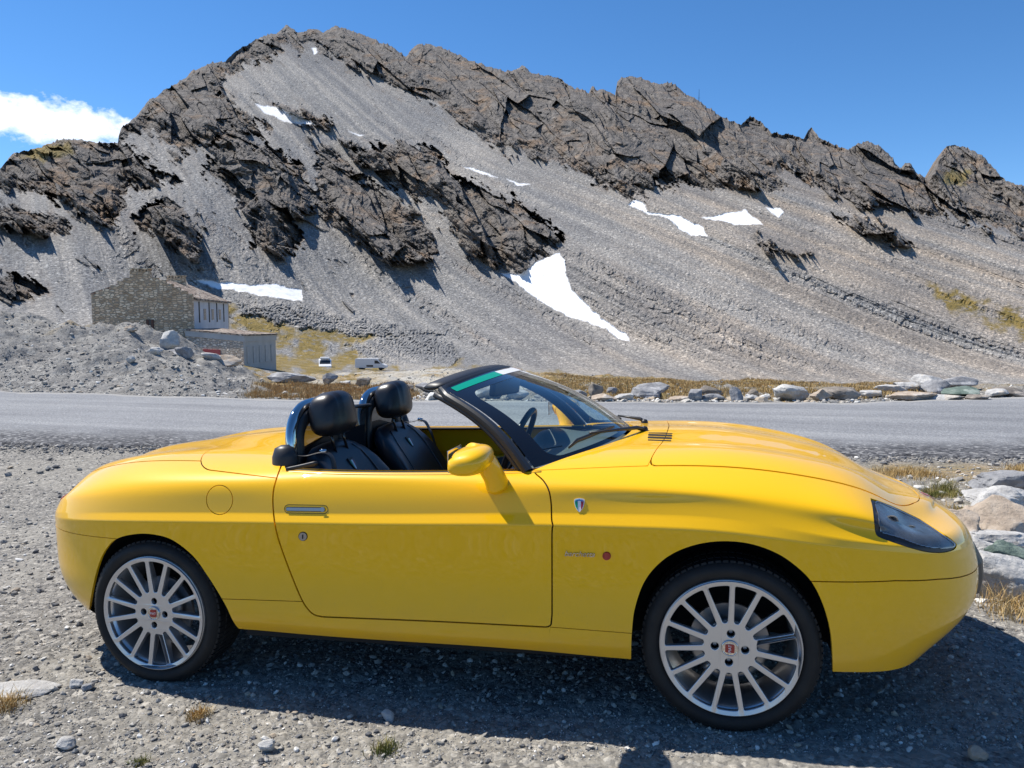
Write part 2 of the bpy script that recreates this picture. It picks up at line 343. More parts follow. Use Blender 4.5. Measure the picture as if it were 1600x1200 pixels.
class Sh:                                               # a piece of shell: verts, normals, (u, v), triangles
    def __init__(s, P, Nn, A, T): s.P, s.N, s.A, s.T = P, Nn, A, T
BASE = Sh(P0, NN, np.stack([uu, vv], 1), TR)
def clip(sh, phi):
    """keep phi > 0, cutting the triangles exactly along phi = 0"""
    f = phi(sh) if callable(phi) else phi
    f = np.where(np.abs(f) < 1e-7, 1e-7, f)
    ins = f > 0; c = ins[sh.T].sum(1)
    keep = sh.T[c == 3]; mixed = sh.T[(c > 0) & (c < 3)]
    D = np.concatenate([sh.P, sh.N, sh.A], 1); new = []; cache = {}; nv = len(D); extra = []
    def cutv(a, b):
        k = (a, b) if a < b else (b, a)
        if k not in cache:
            t = f[a]/(f[a]-f[b]); cache[k] = nv+len(extra); extra.append(D[a]*(1-t)+D[b]*t)
        return cache[k]
    for t in mixed.tolist():
        for r in range(3):
            a, b, c_ = t[r], t[(r+1) % 3], t[(r+2) % 3]
            if ins[a] and not ins[b] and not ins[c_]: new.append((a, cutv(a, b), cutv(c_, a)))
            elif ins[a] and ins[b] and not ins[c_]:
                p, q = cutv(b, c_), cutv(c_, a); new += [(a, b, p), (a, p, q)]
    if extra: D = np.concatenate([D, np.array(extra)])
    T = np.concatenate([keep, np.array(new, dtype=int).reshape(-1, 3)])
    used = np.unique(T); mp_ = -np.ones(len(D), int); mp_[used] = np.arange(len(used)); D = D[used]
    Nn = D[:, 3:6]/(np.linalg.norm(D[:, 3:6], axis=1)[:, None]+1e-12)
    return Sh(D[:, :3], Nn, D[:, 6:], mp_[T])
def polydist(pts2, poly):
    """signed distance to a closed polygon, positive inside"""
    poly = np.asarray(poly, float); a = poly; b = np.roll(poly, -1, 0)
    d = np.full(len(pts2), 1e9); inside = np.zeros(len(pts2), bool)
    for p, q in zip(a, b):
        e = q-p; L2 = e@e+1e-12; w_ = pts2-p; t = np.clip((w_@e)/L2, 0, 1)
        d = np.minimum(d, np.linalg.norm(w_-t[:, None]*e, axis=1))
        c1 = (p[1] > pts2[:, 1]) != (q[1] > pts2[:, 1])
        with np.errstate(divide='ignore', invalid='ignore'):
            xi = (q[0]-p[0])*(pts2[:, 1]-p[1])/(q[1]-p[1]+1e-30)+p[0]
        inside ^= c1 & (pts2[:, 0] < xi)
    return np.where(inside, d, -d)
def shell_obj(name, sh, mat, parent, mirror=None, depth=0.010, off=0.0, flange=True):
    """mirror: None near half, 'both' one mesh with both halves, 'far' the far half only"""
    P, Nn, T = sh.P+sh.N*off, sh.N, sh.T
    if flange:
        E = np.concatenate([T[:, [0, 1]], T[:, [1, 2]], T[:, [2, 0]]]); Es = np.sort(E, 1)
        key = Es[:, 0]*len(P)+Es[:, 1]; _, inv, cnt = np.unique(key, return_inverse=True, return_counts=True)
        B_ = E[cnt[inv.ravel()] == 1]
        B_ = B_[~((np.abs(P[B_[:, 0], 1]) < 1e-5) & (np.abs(P[B_[:, 1], 1]) < 1e-5))]
        if len(B_):
            # averaged outward flange normal per vertex
            e = P[B_[:, 1]]-P[B_[:, 0]]; nf = np.cross(e, Nn[B_[:, 0]]); nf /= np.linalg.norm(nf, axis=1)[:, None]+1e-12
            base = len(P); k = len(B_)
            A0, A1 = P[B_[:, 0]], P[B_[:, 1]]; D0 = A0-Nn[B_[:, 0]]*depth; D1 = A1-Nn[B_[:, 1]]*depth
            P2 = np.concatenate([A0, A1, D1, D0]); ar = np.arange(k)
            T2 = np.concatenate([np.stack([base+ar+k, base+ar, base+ar+3*k], 1), np.stack([base+ar+k, base+ar+3*k, base+ar+2*k], 1)])
            P = np.concatenate([P, P2]); Nn = np.concatenate([Nn, nf, nf, nf, nf]); T = np.concatenate([T, T2])
    if mirror in ('both', 'far'):
        Pm = P*np.array([1, -1, 1]); Nm = Nn*np.array([1, -1, 1]); Tm = T[:, ::-1]
        if mirror == 'far': P, Nn, T = Pm, Nm, Tm
        else: T = np.concatenate([T, Tm+len(P)]); P = np.concatenate([P, Pm]); Nn = np.concatenate([Nn, Nm])
    return mk(name, P, T.astype(np.int32), mat, parent, True, Nn)
px2 = lambda sh: proj_car(sh.P)
# ---- outlines traced on the near side
arch_f = catmull([(985.5, 1045), (986, 1028), (987, 992), (992, 950), (1009, 905), (1040, 872), (1080, 853), (1125, 845.6), (1172, 849.5), (1215, 865), (1248, 888), (1270, 912), (1287, 947), (1297.5, 986), (1301, 1028), (1301, 1075)])
arch_f = np.concatenate([arch_f, [(1301, 1200), (985, 1200)]])
arch_r = catmull([(155, 1000), (146, 985), (139, 965), (142, 932), (152, 888), (164, 860), (182, 842), (211, 834.5), (240, 835), (270, 844), (302, 869), (324, 899), (340, 924), (354, 948.5), (363, 968), (372, 981), (382, 987), (392, 992)])
arch_r = np.concatenate([arch_r, [(392, 1200), (155, 1200)]])
door_p = np.concatenate([catmull([(440, 726), (432, 748), (427, 768), (426.5, 790), (430, 822), (438, 852), (455, 898), (471, 936), (482, 953), (492, 961), (505, 964)]),
                         catmull([(505, 964), (680, 971), (855, 980)], 3), [(861, 977)],
                         catmull([(862.5, 960), (862.5, 900), (862.5, 832), (864, 822), (862, 812), (861, 785), (857, 765), (849, 751), (838, 741), (828, 730)])])
flap_p = np.array([(343+20.5*math.cos(a), 781+23*math.sin(a)) for a in np.linspace(0, 2*math.pi, 40)[:-1]])
hl_px = lambda x, y: (1340+x/6., 740+y/6.)
hl_p = np.concatenate([[hl_px(118, 228)], catmull([hl_px(118, 228), hl_px(200, 255), hl_px(330, 305), hl_px(460, 365), hl_px(600, 435), hl_px(740, 520), hl_px(860, 600), hl_px(915, 645), hl_px(930, 672), hl_px(915, 705), hl_px(860, 732), hl_px(760, 745), hl_px(640, 735), hl_px(500, 700), hl_px(360, 655), hl_px(240, 612), hl_px(185, 585), hl_px(165, 545), hl_px(155, 460), hl_px(140, 320), hl_px(118, 228)])[1:-1]])
zf_seam = lambda P: np.interp(P[:, 0], [2.4, 2.8, 2.95, 3.06, 3.15, 3.2], [.545, .540, .525, .505, .488, .485])
def xrear(w): return 0.485+0.09*np.clip(np.abs(w/.7), 0, 1)**3          # rear rim of the cockpit opening
def xbase(w): return 1.60+0.30*(1-np.abs(w/.70)**2.2)     # foot of the windscreen
def smin(a, b, k): 
    h = np.clip(.5+.5*(b-a)/k, 0, 1); return b*(1-h)+a*h-k*h*(1-h)
P_ARCH_F = lambda s: np.where((s.P[:, 0] > 1.8) & (s.P[:, 0] < 2.75) & (s.P[:, 1] < -.5), -polydist(px2(s), arch_f), 50.)
P_ARCH_R = lambda s: np.where((s.P[:, 0] > -.45) & (s.P[:, 0] < .55) & (s.P[:, 1] < -.5), -polydist(px2(s), arch_r), 50.)
P_COCK = lambda s: -smin(smin((s.A[:, 1]-V7)*.5, s.P[:, 0]-xrear(s.P[:, 1]), .05), xbase(s.P[:, 1])-s.P[:, 0]+0.0, .02)
P_HEAD = lambda s: np.where((s.P[:, 0] > 2.6) & (s.P[:, 1] < -.2), polydist(px2(s), hl_p), -50.)
def hood_phi(s):
    x, w = s.P[:, 0], np.abs(s.P[:, 1])
    cowl = x-(2.055-.12*w**2); fr = (3.035-.62*w**2)-x; sd = (s.A[:, 1]-V7-.014)*.45
    return smin(smin(cowl, sd, .03), fr, .06)
def cowl_phi(s):
    x, w = s.P[:, 0], np.abs(s.P[:, 1]); return np.minimum((2.055-.12*w**2)-x, np.minimum((s.A[:, 1]-V7-.014)*.45, x-1.55))
def tonneau_phi(s):
    x, w = s.P[:, 0], np.abs(s.P[:, 1])
    return smin(smin(x-(.02+.50*np.maximum(w-.05, 0)**2.6+.0*w), (s.A[:, 1]-(V7-.015-.05*np.clip((x-.1)/.5, 0, 1)))*.45, .07), .62-x, .01)
def boot_phi(s):
    x, w = s.P[:, 0], np.abs(s.P[:, 1])
    return smin(smin(x+.66, (s.A[:, 1]-V7-.04)*.45, .03), 0.4-x, .02)
bumper_r = lambda s: np.where(s.P[:, 0] < .1, .603-s.P[:, 2], -1.)
bumper_f = lambda s: np.where(s.P[:, 0] > 2.2, zf_seam(s.P)-s.P[:, 2], -1.)
g = .0016
s0 = clip(BASE, P_COCK); s0 = clip(s0, P_ARCH_F); s0 = clip(s0, P_ARCH_R)
LINER = s0
s0h = clip(s0, lambda s: -P_HEAD(s))
door = clip(s0h, lambda s: np.where((s.P[:, 0] > .3) & (s.P[:, 0] < 1.9), polydist(px2(s), door_p)-1.2, -50))
rest = clip(s0h, lambda s: np.where((s.P[:, 0] > .3) & (s.P[:, 0] < 1.9), -polydist(px2(s), door_p)-1.2, 50))
def split(sh, phi, gap=g): return clip(sh, lambda s: phi(s)-gap), clip(sh, lambda s: -phi(s)-gap)
def seam(sh, p0, p1, x0, x1):                            # a thin shut line along p0-p1, both sides stay part of the shell
    def f(s_):
        q = px2(s_); return (q[:, 1]-(p0[1]+(q[:, 0]-p0[0])*(p1[1]-p0[1])/(p1[0]-p0[0]))), (q[:, 0] > x0) & (q[:, 0] < x1) & (s_.P[:, 1] < -.5) & (q[:, 1] > 900)
    def up(s_): v, r = f(s_); return np.where(r, -v-.55, 5.)
    def dn(s_): v, r = f(s_); return np.where(r, v-.55, -5.)
    a, b = clip(sh, up), clip(sh, dn)
    return Sh(np.concatenate([a.P, b.P]), np.concatenate([a.N, b.N]), np.concatenate([a.A, b.A]), np.concatenate([a.T, b.T+len(a.P)]))
rest = seam(rest, (354, 936), (476, 940), 300, 482)
rest = seam(rest, (862, 980), (985, 989.5), 858, 1010)
hood, rest = split(rest, hood_phi)
ton, rest = split(rest, tonneau_phi)
boot, rest = split(rest, boot_phi)
cowlp, rest = split(rest, cowl_phi, .0010)
bumr, rest = split(rest, bumper_r, .0014)
bumf, rest = split(rest, bumper_f, .0020)
flap = clip(rest, lambda s: np.where((s.P[:, 0] < .7) & (s.P[:, 1] < -.5), polydist(px2(s), flap_p)-.6, -50))
body_near = clip(rest, lambda s: np.where((s.P[:, 0] < .7) & (s.P[:, 1] < -.5), -polydist(px2(s), flap_p)-.6, 50))
# the body shell: near half has the filler flap cut out, far half does not
def join_sh(a, b_far):
    Pm = b_far.P*np.array([1, -1, 1]); Nm = b_far.N*np.array([1, -1, 1])
    return Sh(np.concatenate([a.P, Pm]), np.concatenate([a.N, Nm]), np.concatenate([a.A, b_far.A]), np.concatenate([a.T, b_far.T[:, ::-1]+len(a.P)]))
body = shell_obj('body', join_sh(body_near, rest), M_YEL, car)
shell_obj('door', door, M_YEL, car)
near_door = [o for o in car.children if o.name.startswith('door')][0]
far_door = shell_obj('door', door, M_YEL, car, 'far')
shell_obj('bonnet', hood, M_YEL, car, 'both')
shell_obj('tonneau_cover', ton, M_YEL, car, 'both')
shell_obj('boot_lid', boot, M_YEL, car, 'both')
cowl = shell_obj('cowl', cowlp, M_YEL, car, 'both')
shell_obj('rear_bumper', bumr, M_YEL, car, 'both')
front_bumper = shell_obj('front_bumper', bumf, M_YEL, car, 'both')
shell_obj('fuel_flap', flap, M_YEL, body)
def side_y(x, z):                                        # outer skin half width at (x, z) on the flank
    m_ = (BASE.P[:, 1] < -.3) & (BASE.A[:, 1] < V7)
    P_ = BASE.P[m_]; d = (P_[:, 0]-x)**2+(P_[:, 2]-z)**2; i = np.argsort(d)[:4]; w_ = 1/(d[i]+1e-9)
    n_ = (BASE.N[m_][i]*w_[:, None]).sum(0); n_ /= np.linalg.norm(n_)
    return float((P_[i, 1]*w_).sum()/w_.sum()), n_
def top_z(x, y):
    m_ = (BASE.A[:, 1] > .56); P_ = BASE.P[m_]; d = (P_[:, 0]-x)**2+(P_[:, 1]+abs(y))**2; i = np.argsort(d)[:4]; w_ = 1/(d[i]+1e-9)
    n_ = (BASE.N[m_][i]*w_[:, None]).sum(0); n_ /= np.linalg.norm(n_)
    if y > 0: n_ = n_*np.array([1, -1, 1])
    return float((P_[i, 2]*w_).sum()/w_.sum()), n_
# dark structure behind the shut lines
liner = clip(LINER, lambda s: np.where(s.A[:, 1] > V7-.02, -1., 1.))
shell_obj('inner_shell', LINER, M_DARK, car, 'both', off=-.013, flange=False)
# ---------------- patches laid on the near flank, traced where they sit
FL = clip(BASE, lambda s: np.where((s.P[:, 1] < -.12) & (s.P[:, 0] > -.5), 1., -1.))
def patch(name, poly, mat, parent, off=.0015, hole=None, mirror=None, depth=.002, shell=None, xr=None):
    b = shell or FL; poly = np.array(poly, float); lo_, hi_ = poly.min(0)-14, poly.max(0)+14
    q = px2(b); near = (q[:, 0] > lo_[0]) & (q[:, 0] < hi_[0]) & (q[:, 1] > lo_[1]) & (q[:, 1] < hi_[1])
    if xr: near &= (b.P[:, 0] > xr[0]) & (b.P[:, 0] < xr[1])
    sub = clip(b, np.where(near, 1., -1.))
    for _ in range(2 if (hi_-lo_).max() < 110 else 0):   # refine small pieces
        T = sub.T; D = np.concatenate([sub.P, sub.N, sub.A], 1); E = {}
        nt_ = []; ex = []
        def mid(a, c):
            k = (a, c) if a < c else (c, a)
            if k not in E: E[k] = len(D)+len(ex); ex.append((D[a]+D[c])/2)
            return E[k]
        for a, c, d in T.tolist():
            x, y, z = mid(a, c), mid(c, d), mid(d, a); nt_ += [(a, x, z), (x, c, y), (z, y, d), (x, y, z)]
        D = np.concatenate([D, np.array(ex)]); sub = Sh(D[:, :3], D[:, 3:6]/np.linalg.norm(D[:, 3:6], axis=1)[:, None], D[:, 6:], np.array(nt_))
    sub = clip(sub, lambda s: polydist(px2(s), poly))
    if hole is not None: sub = clip(sub, lambda s: -polydist(px2(s), hole))
    return shell_obj(name, sub, mat, parent, mirror, depth, off)
def capsule(x0, y0, x1, y1, r, n=10):
    a = math.atan2(y1-y0, x1-x0)
    return [(x1+r*math.cos(a-math.pi/2+math.pi*k/n), y1+r*math.sin(a-math.pi/2+math.pi*k/n)) for k in range(n+1)] + \
           [(x0+r*math.cos(a+math.pi/2+math.pi*k/n), y0+r*math.sin(a+math.pi/2+math.pi*k/n)) for k in range(n+1)]
def circ(x, y, r, n=20, e=1.0): return [(x+r*e*math.cos(2*math.pi*k/n), y+r*math.sin(2*math.pi*k/n)) for k in range(n)]
hd = patch('door_handle', capsule(450, 795.4, 504, 796.2, 2.5), M_STEEL, near_door, off=.004)
patch('handle_recess', capsule(451, 795, 506, 796, 6.9), M_DARK, near_door, off=.0005, hole=capsule(451, 795, 506, 796, 6.1))
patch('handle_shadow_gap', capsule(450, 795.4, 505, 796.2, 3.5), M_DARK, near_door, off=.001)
patch('handle_button', circ(505, 796, 3.6), M_STEEL, near_door, off=.007)
patch('door_lock', circ(473.5, 838, 6.3), M_STEEL, near_door, off=.003)
patch('lock_ring', circ(473.5, 838, 7.2), M_DARK, near_door, off=.001)
patch('keyhole', [(472.9, 834.5), (474.3, 834.5), (474.3, 841.5), (472.9, 841.5)], M_DARK, near_door, off=.0045)
def shield(cx, cy, sc, rot=0):
    p = [(-8, -9), (-5, -10.5), (0, -11), (5, -10.5), (8, -9), (8, -4), (6.5, 2), (4, 7), (0, 11), (-4, 7), (-6.5, 2), (-8, -4)]
    return [(cx+x*sc, cy+y*sc) for x, y in p]
sh_ = patch('fender_badge', shield(905.3, 789.5, 1.0), M_WHITE, body, off=.002)
cutx = lambda P_, a, b: [(min(max(x, a), b), y) for x, y in P_]
patch('badge_green', cutx([(905.3+(x-905.3)*.85, 789.8+(y-789.5)*.85) for x, y in shield(905.3, 789.5, 1.0)], 890, 902.8), M_GREEN, sh_, off=.0032).parent = body
patch('badge_red', cutx([(905.3+(x-905.3)*.85, 789.8+(y-789.5)*.85) for x, y in shield(905.3, 789.5, 1.0)], 907.9, 920), M_RED, sh_, off=.0032).parent = body
patch('badge_blue', [(899, 782), (905.3, 780), (911.6, 782), (911.6, 783.8), (905.3, 782.6), (899, 783.8)], M_BLUE, sh_, off=.004).parent = body
rd = patch('side_repeater', circ(948, 868.5, 6.0), M_RED, body, off=.005)
patch('repeater_ring', circ(948, 868.5, 6.6, n=24), M_RED, body, off=.002)
patch('bonnet_stripe_seam', [(1193, 733.4), (1194, 733.4), (1194, 734.4), (1193, 734.4)], M_DARK, body) if False else None
def textmesh(name, txt, size, mat, parent, Mx, extrude=.0012, shear=0.0, bev=0.0, align='CENTER'):
    cu = bpy.data.curves.new(name, 'FONT'); cu.body = txt; cu.size = size; cu.extrude = extrude; cu.shear = shear; cu.bevel_depth = bev
    cu.align_x = align; cu.align_y = 'CENTER'
    t_ = bpy.data.objects.new(name+'_tmp', cu); C.objects.link(t_)
    bpy.context.view_layer.update()
    me = bpy.data.meshes.new_from_object(t_.evaluated_get(bpy.context.evaluated_depsgraph_get()))
    me.name = name; bpy.data.objects.remove(t_); me.transform(Mx); me.materials.clear(); me.materials.append(mat)
    o = bpy.data.objects.new(name, me); C.objects.link(o); o.parent = parent; return o
sx_, sz_ = 1.772, .612; sy_, sn_ = side_y(sx_, sz_)
zax = Vector(sn_); xax = Vector((1, 0, 0)); xax = (xax-zax*xax.dot(zax)).normalized(); yax = zax.cross(xax)
Mx = Matrix(((xax.x, yax.x, zax.x, sx_), (xax.y, yax.y, zax.y, sy_-.003), (xax.z, yax.z, zax.z, sz_), (0, 0, 0, 1)))
textmesh('model_script', 'barchetta', .028, M_CHROME, body, Mx, shear=.4)
# ---------------- headlights
HLB = clip(clip(BASE, lambda s: np.where((s.P[:, 0] > 2.55) & (s.P[:, 1] < -.2), 1., -1.)), lambda s: P_HEAD(s)-1.2)
M_LENS = bpy.data.materials.new('headlamp_lens'); M_LENS.use_nodes = True
n_ = M_LENS.node_tree.nodes; l_ = M_LENS.node_tree.links; n_.clear()
o_ = n_.new('ShaderNodeOutputMaterial'); pb = n_.new('ShaderNodeBsdfPrincipled'); tr_ = n_.new('ShaderNodeBsdfTransparent'); ms_ = n_.new('ShaderNodeMixShader')
pb.inputs['Base Color'].default_value = (.17, .20, .24, 1); pb.inputs['Roughness'].default_value = .3; pb.inputs['Coat Weight'].default_value = 1; pb.inputs['Coat Roughness'].default_value = .02
nzz = n_.new('ShaderNodeTexNoise'); nzz.inputs['Scale'].default_value = 14; nzz.inputs['Detail'].default_value = 8; tcc = n_.new('ShaderNodeTexCoord'); l_.new(tcc.outputs['Object'], nzz.inputs['Vector'])
mr = n_.new('ShaderNodeMapRange'); mr.inputs[1].default_value = .3; mr.inputs[2].default_value = .75; mr.inputs[3].default_value = .30; mr.inputs[4].default_value = .70
l_.new(nzz.outputs[0], mr.inputs[0]); l_.new(mr.outputs[0], ms_.inputs[0]); l_.new(tr_.outputs[0], ms_.inputs[1]); l_.new(pb.outputs[0], ms_.inputs[2]); l_.new(ms_.outputs[0], o_.inputs[0])
tr_.inputs[0].default_value = (.75, .78, .8, 1)
hl_c = hl_p.mean(0)
inner_hl = catmull([hl_px(175, 262), hl_px(330, 318), hl_px(500, 395), hl_px(660, 485), hl_px(800, 580), hl_px(890, 640), hl_px(912, 668), hl_px(895, 688), hl_px(820, 697), hl_px(700, 692), hl_px(560, 660), hl_px(400, 600), hl_px(260, 560), hl_px(222, 545), hl_px(208, 500), hl_px(195, 380)], 5, closed=True)
M_BOWL = pmat('lamp_bowl', (.10, .11, .12), rough=.35, bump=(30, .5, .01))
for mir in (None, 'far'):
    frame_sh = clip(HLB, lambda s: -polydist(px2(s), inner_hl))
    lens_sh = clip(HLB, lambda s: polydist(px2(s), inner_hl))
    hl_o = shell_obj('headlight', frame_sh, M_BLK, car, mir, .03, -.003)
    shell_obj('lens', lens_sh, M_LENS, hl_o, mir, .002, -.001)
    shell_obj('lens_edge', clip(HLB, lambda s: .9-np.abs(polydist(px2(s), inner_hl))), M_STEEL, hl_o, mir, .001, .0006)
    shell_obj('bowl', lens_sh, M_BOWL, hl_o, mir, .0, -.055, flange=False)
    sg = 1 if mir is None else -1
    for (bx_, by_, bz_, br_) in ((2.80, -.655, .705, .038), (2.875, -.600, .665, .032)):
        mb = MB(); prof = [(br_*1.15, -.006), (br_, -.008), (br_*.9, 0), (br_*.55, .018), (.001, .026)]
        mb.lathe(prof, 20, 'y'); o = mb.build('bulb_reflector', M_CHROME, hl_o, True)
        o.location = (bx_, (by_+.035)*sg, bz_-.012); o.rotation_euler = (.35*sg, 0, .5*sg if sg > 0 else math.pi-.5)
# tail lamps
for mir in (None, 'far'):
    tl = clip(BASE, lambda s: 1-((s.P[:, 0]+.70)/.12)**2-((s.P[:, 1]+.47)/.10)**2-((s.P[:, 2]-.735)/.055)**2)
    shell_obj('tail_lamp', tl, M_REDLAMP, car, mir, .008, .006)
# number plate carrier on the nose
mb = MB(); n1 = 24; prof = []
for i in range(n1+1):
    y = -.27+.54*i/n1; xx = 3.244-.42*(y**2)-.05*abs(y/.29)**8
    for (dxp, z) in ((-.06, .54), (-.030, .55), (-.008, .50), (.008, .46), (.008, .40), (-.006, .345), (-.045, .34)): prof.append((xx+dxp-.06*(z-.44), y, z+.005))
k = 7; F = [(i*k+j, (i+1)*k+j, (i+1)*k+j+1, i*k+j+1) for i in range(n1) for j in range(k-1)]+[tuple(range(k)), tuple(n1*k+j for j in range(k))[::-1]]
mb.add(prof, F); fixn(mb.build('plate_carrier', M_BLK, car, False))
pole_ = P0[idx[-1, -1]]
nb_ = shell_obj('nose_badge', clip(BASE, lambda s: .036-np.linalg.norm(s.P-pole_, axis=1)), M_CHROME, car, 'both', .003, .0020)
shell_obj('badge_disc', clip(BASE, lambda s: .028-np.linalg.norm(s.P-pole_, axis=1)), M_RED, nb_, 'both', .001, .0032)
# bonnet-side vents in the cowl, washer jet
for k in range(5):
    y0_ = 671.5+k*4.0; dx0 = (2, 1.5, 1, 0.5, 0)[k]
    patch('cowl_vent', capsule(1013+dx0, y0_, 1048+dx0, y0_+1.3, .9 if k in (0, 4) else 1.5), M_DARK, cowl, off=.0008, xr=(1.8, 2.2))
# ---------------- wheels
def arc_round(pts, r, n=5):
    P = np.array(pts, float); o = []
    for i in range(len(P)):
        a, b, c = P[i-1], P[i], P[(i+1) % len(P)]; u1 = (a-b)/np.linalg.norm(a-b); u2 = (c-b)/np.linalg.norm(c-b)
        rr = r[i] if isinstance(r, (list, tuple)) else r
        p, q = b+u1*rr, b+u2*rr
        for k in range(n+1):
            t = k/n; o.append((1-t)**2*p+2*t*(1-t)*b+t*t*q)
    return o
RR = .236; TYR = .298
def rim_face():
    cu = bpy.data.curves.new('rim_c', 'CURVE'); cu.dimensions = '2D'; cu.fill_mode = 'BOTH'; cu.extrude = .006; cu.bevel_depth = .0022; cu.bevel_resolution = 2
    def spl(pts):
        s_ = cu.splines.new('POLY'); s_.points.add(len(pts)-1); s_.use_cyclic_u = True
        for p, q in zip(s_.points, pts): p.co = (q[0], q[1], 0, 1)
    spl([((RR-.004)*math.cos(a), (RR-.004)*math.sin(a)) for a in np.linspace(0, 2*math.pi, 181)[:-1]])
    NSP = 15; ri, ro = .086, .2195
    for k in range(NSP):
        a0 = 2*math.pi*k/NSP; a1 = 2*math.pi*(k+1)/NSP; hi_, ho = .0072, .0066
        aa0, aa1 = a0+hi_*1.15/ri, a1-hi_*1.15/ri; bb0, bb1 = a0+ho/ro, a1-ho/ro
        pts = [(ri*math.cos(aa0), ri*math.sin(aa0))]
        pts += [(ro*math.cos(t), ro*math.sin(t)) for t in np.linspace(bb0, bb1, 5)]
        pts += [(ri*math.cos(aa1), ri*math.sin(aa1))]
        am = (a0+a1)/2; pts = arc_round(pts, [.010, .010, .003, .003, .003, .010, .010], 5)
        spl(pts)
    for k in range(4):
        a = math.pi/2*k+math.pi/2-.03; spl([(.050*math.cos(a)+.0155*math.cos(t), .050*math.sin(a)+.0155*math.sin(t)) for t in np.linspace(0, 2*math.pi, 21)[:-1]])
    spl([(.029*math.cos(t), .029*math.sin(t)) for t in np.linspace(0, 2*math.pi, 31)[:-1]])
    t_ = bpy.data.objects.new('rim_tmp', cu); C.objects.link(t_); bpy.context.view_layer.update()
    me = bpy.data.meshes.new_from_object(t_.evaluated_get(bpy.context.evaluated_depsgraph_get())); bpy.data.objects.remove(t_)
    V = np.array([v.co for v in me.vertices]); F = [tuple(p.vertices) for p in me.polygons]
    r = np.hypot(V[:, 0], V[:, 1]); dish = .016*np.clip((r-.05)/.18, 0, 1)**1.3*0+.014*(1-np.clip(r/RR, 0, 1)**2)
    V2 = np.stack([V[:, 0], -V[:, 2]-.002+dish*.6-.004*np.exp(-((r-RR)/.012)**2), V[:, 1]], 1)
    return V2, F
RV, RF = rim_face()
def tyre_profile():
    return [(RR-.008, .03), (RR-.002, .008), (RR+.006, -.002), (RR+.016, -.009), (RR+.030, -.013), (RR+.042, -.010), (RR+.052, .000), (TYR-.004, .008), (TYR-.001, .016), (TYR, .03), (TYR, .185), (TYR-.003, .195), (TYR-.012, .203), (RR+.03, .215), (RR, .205), (RR-.01, .19)]
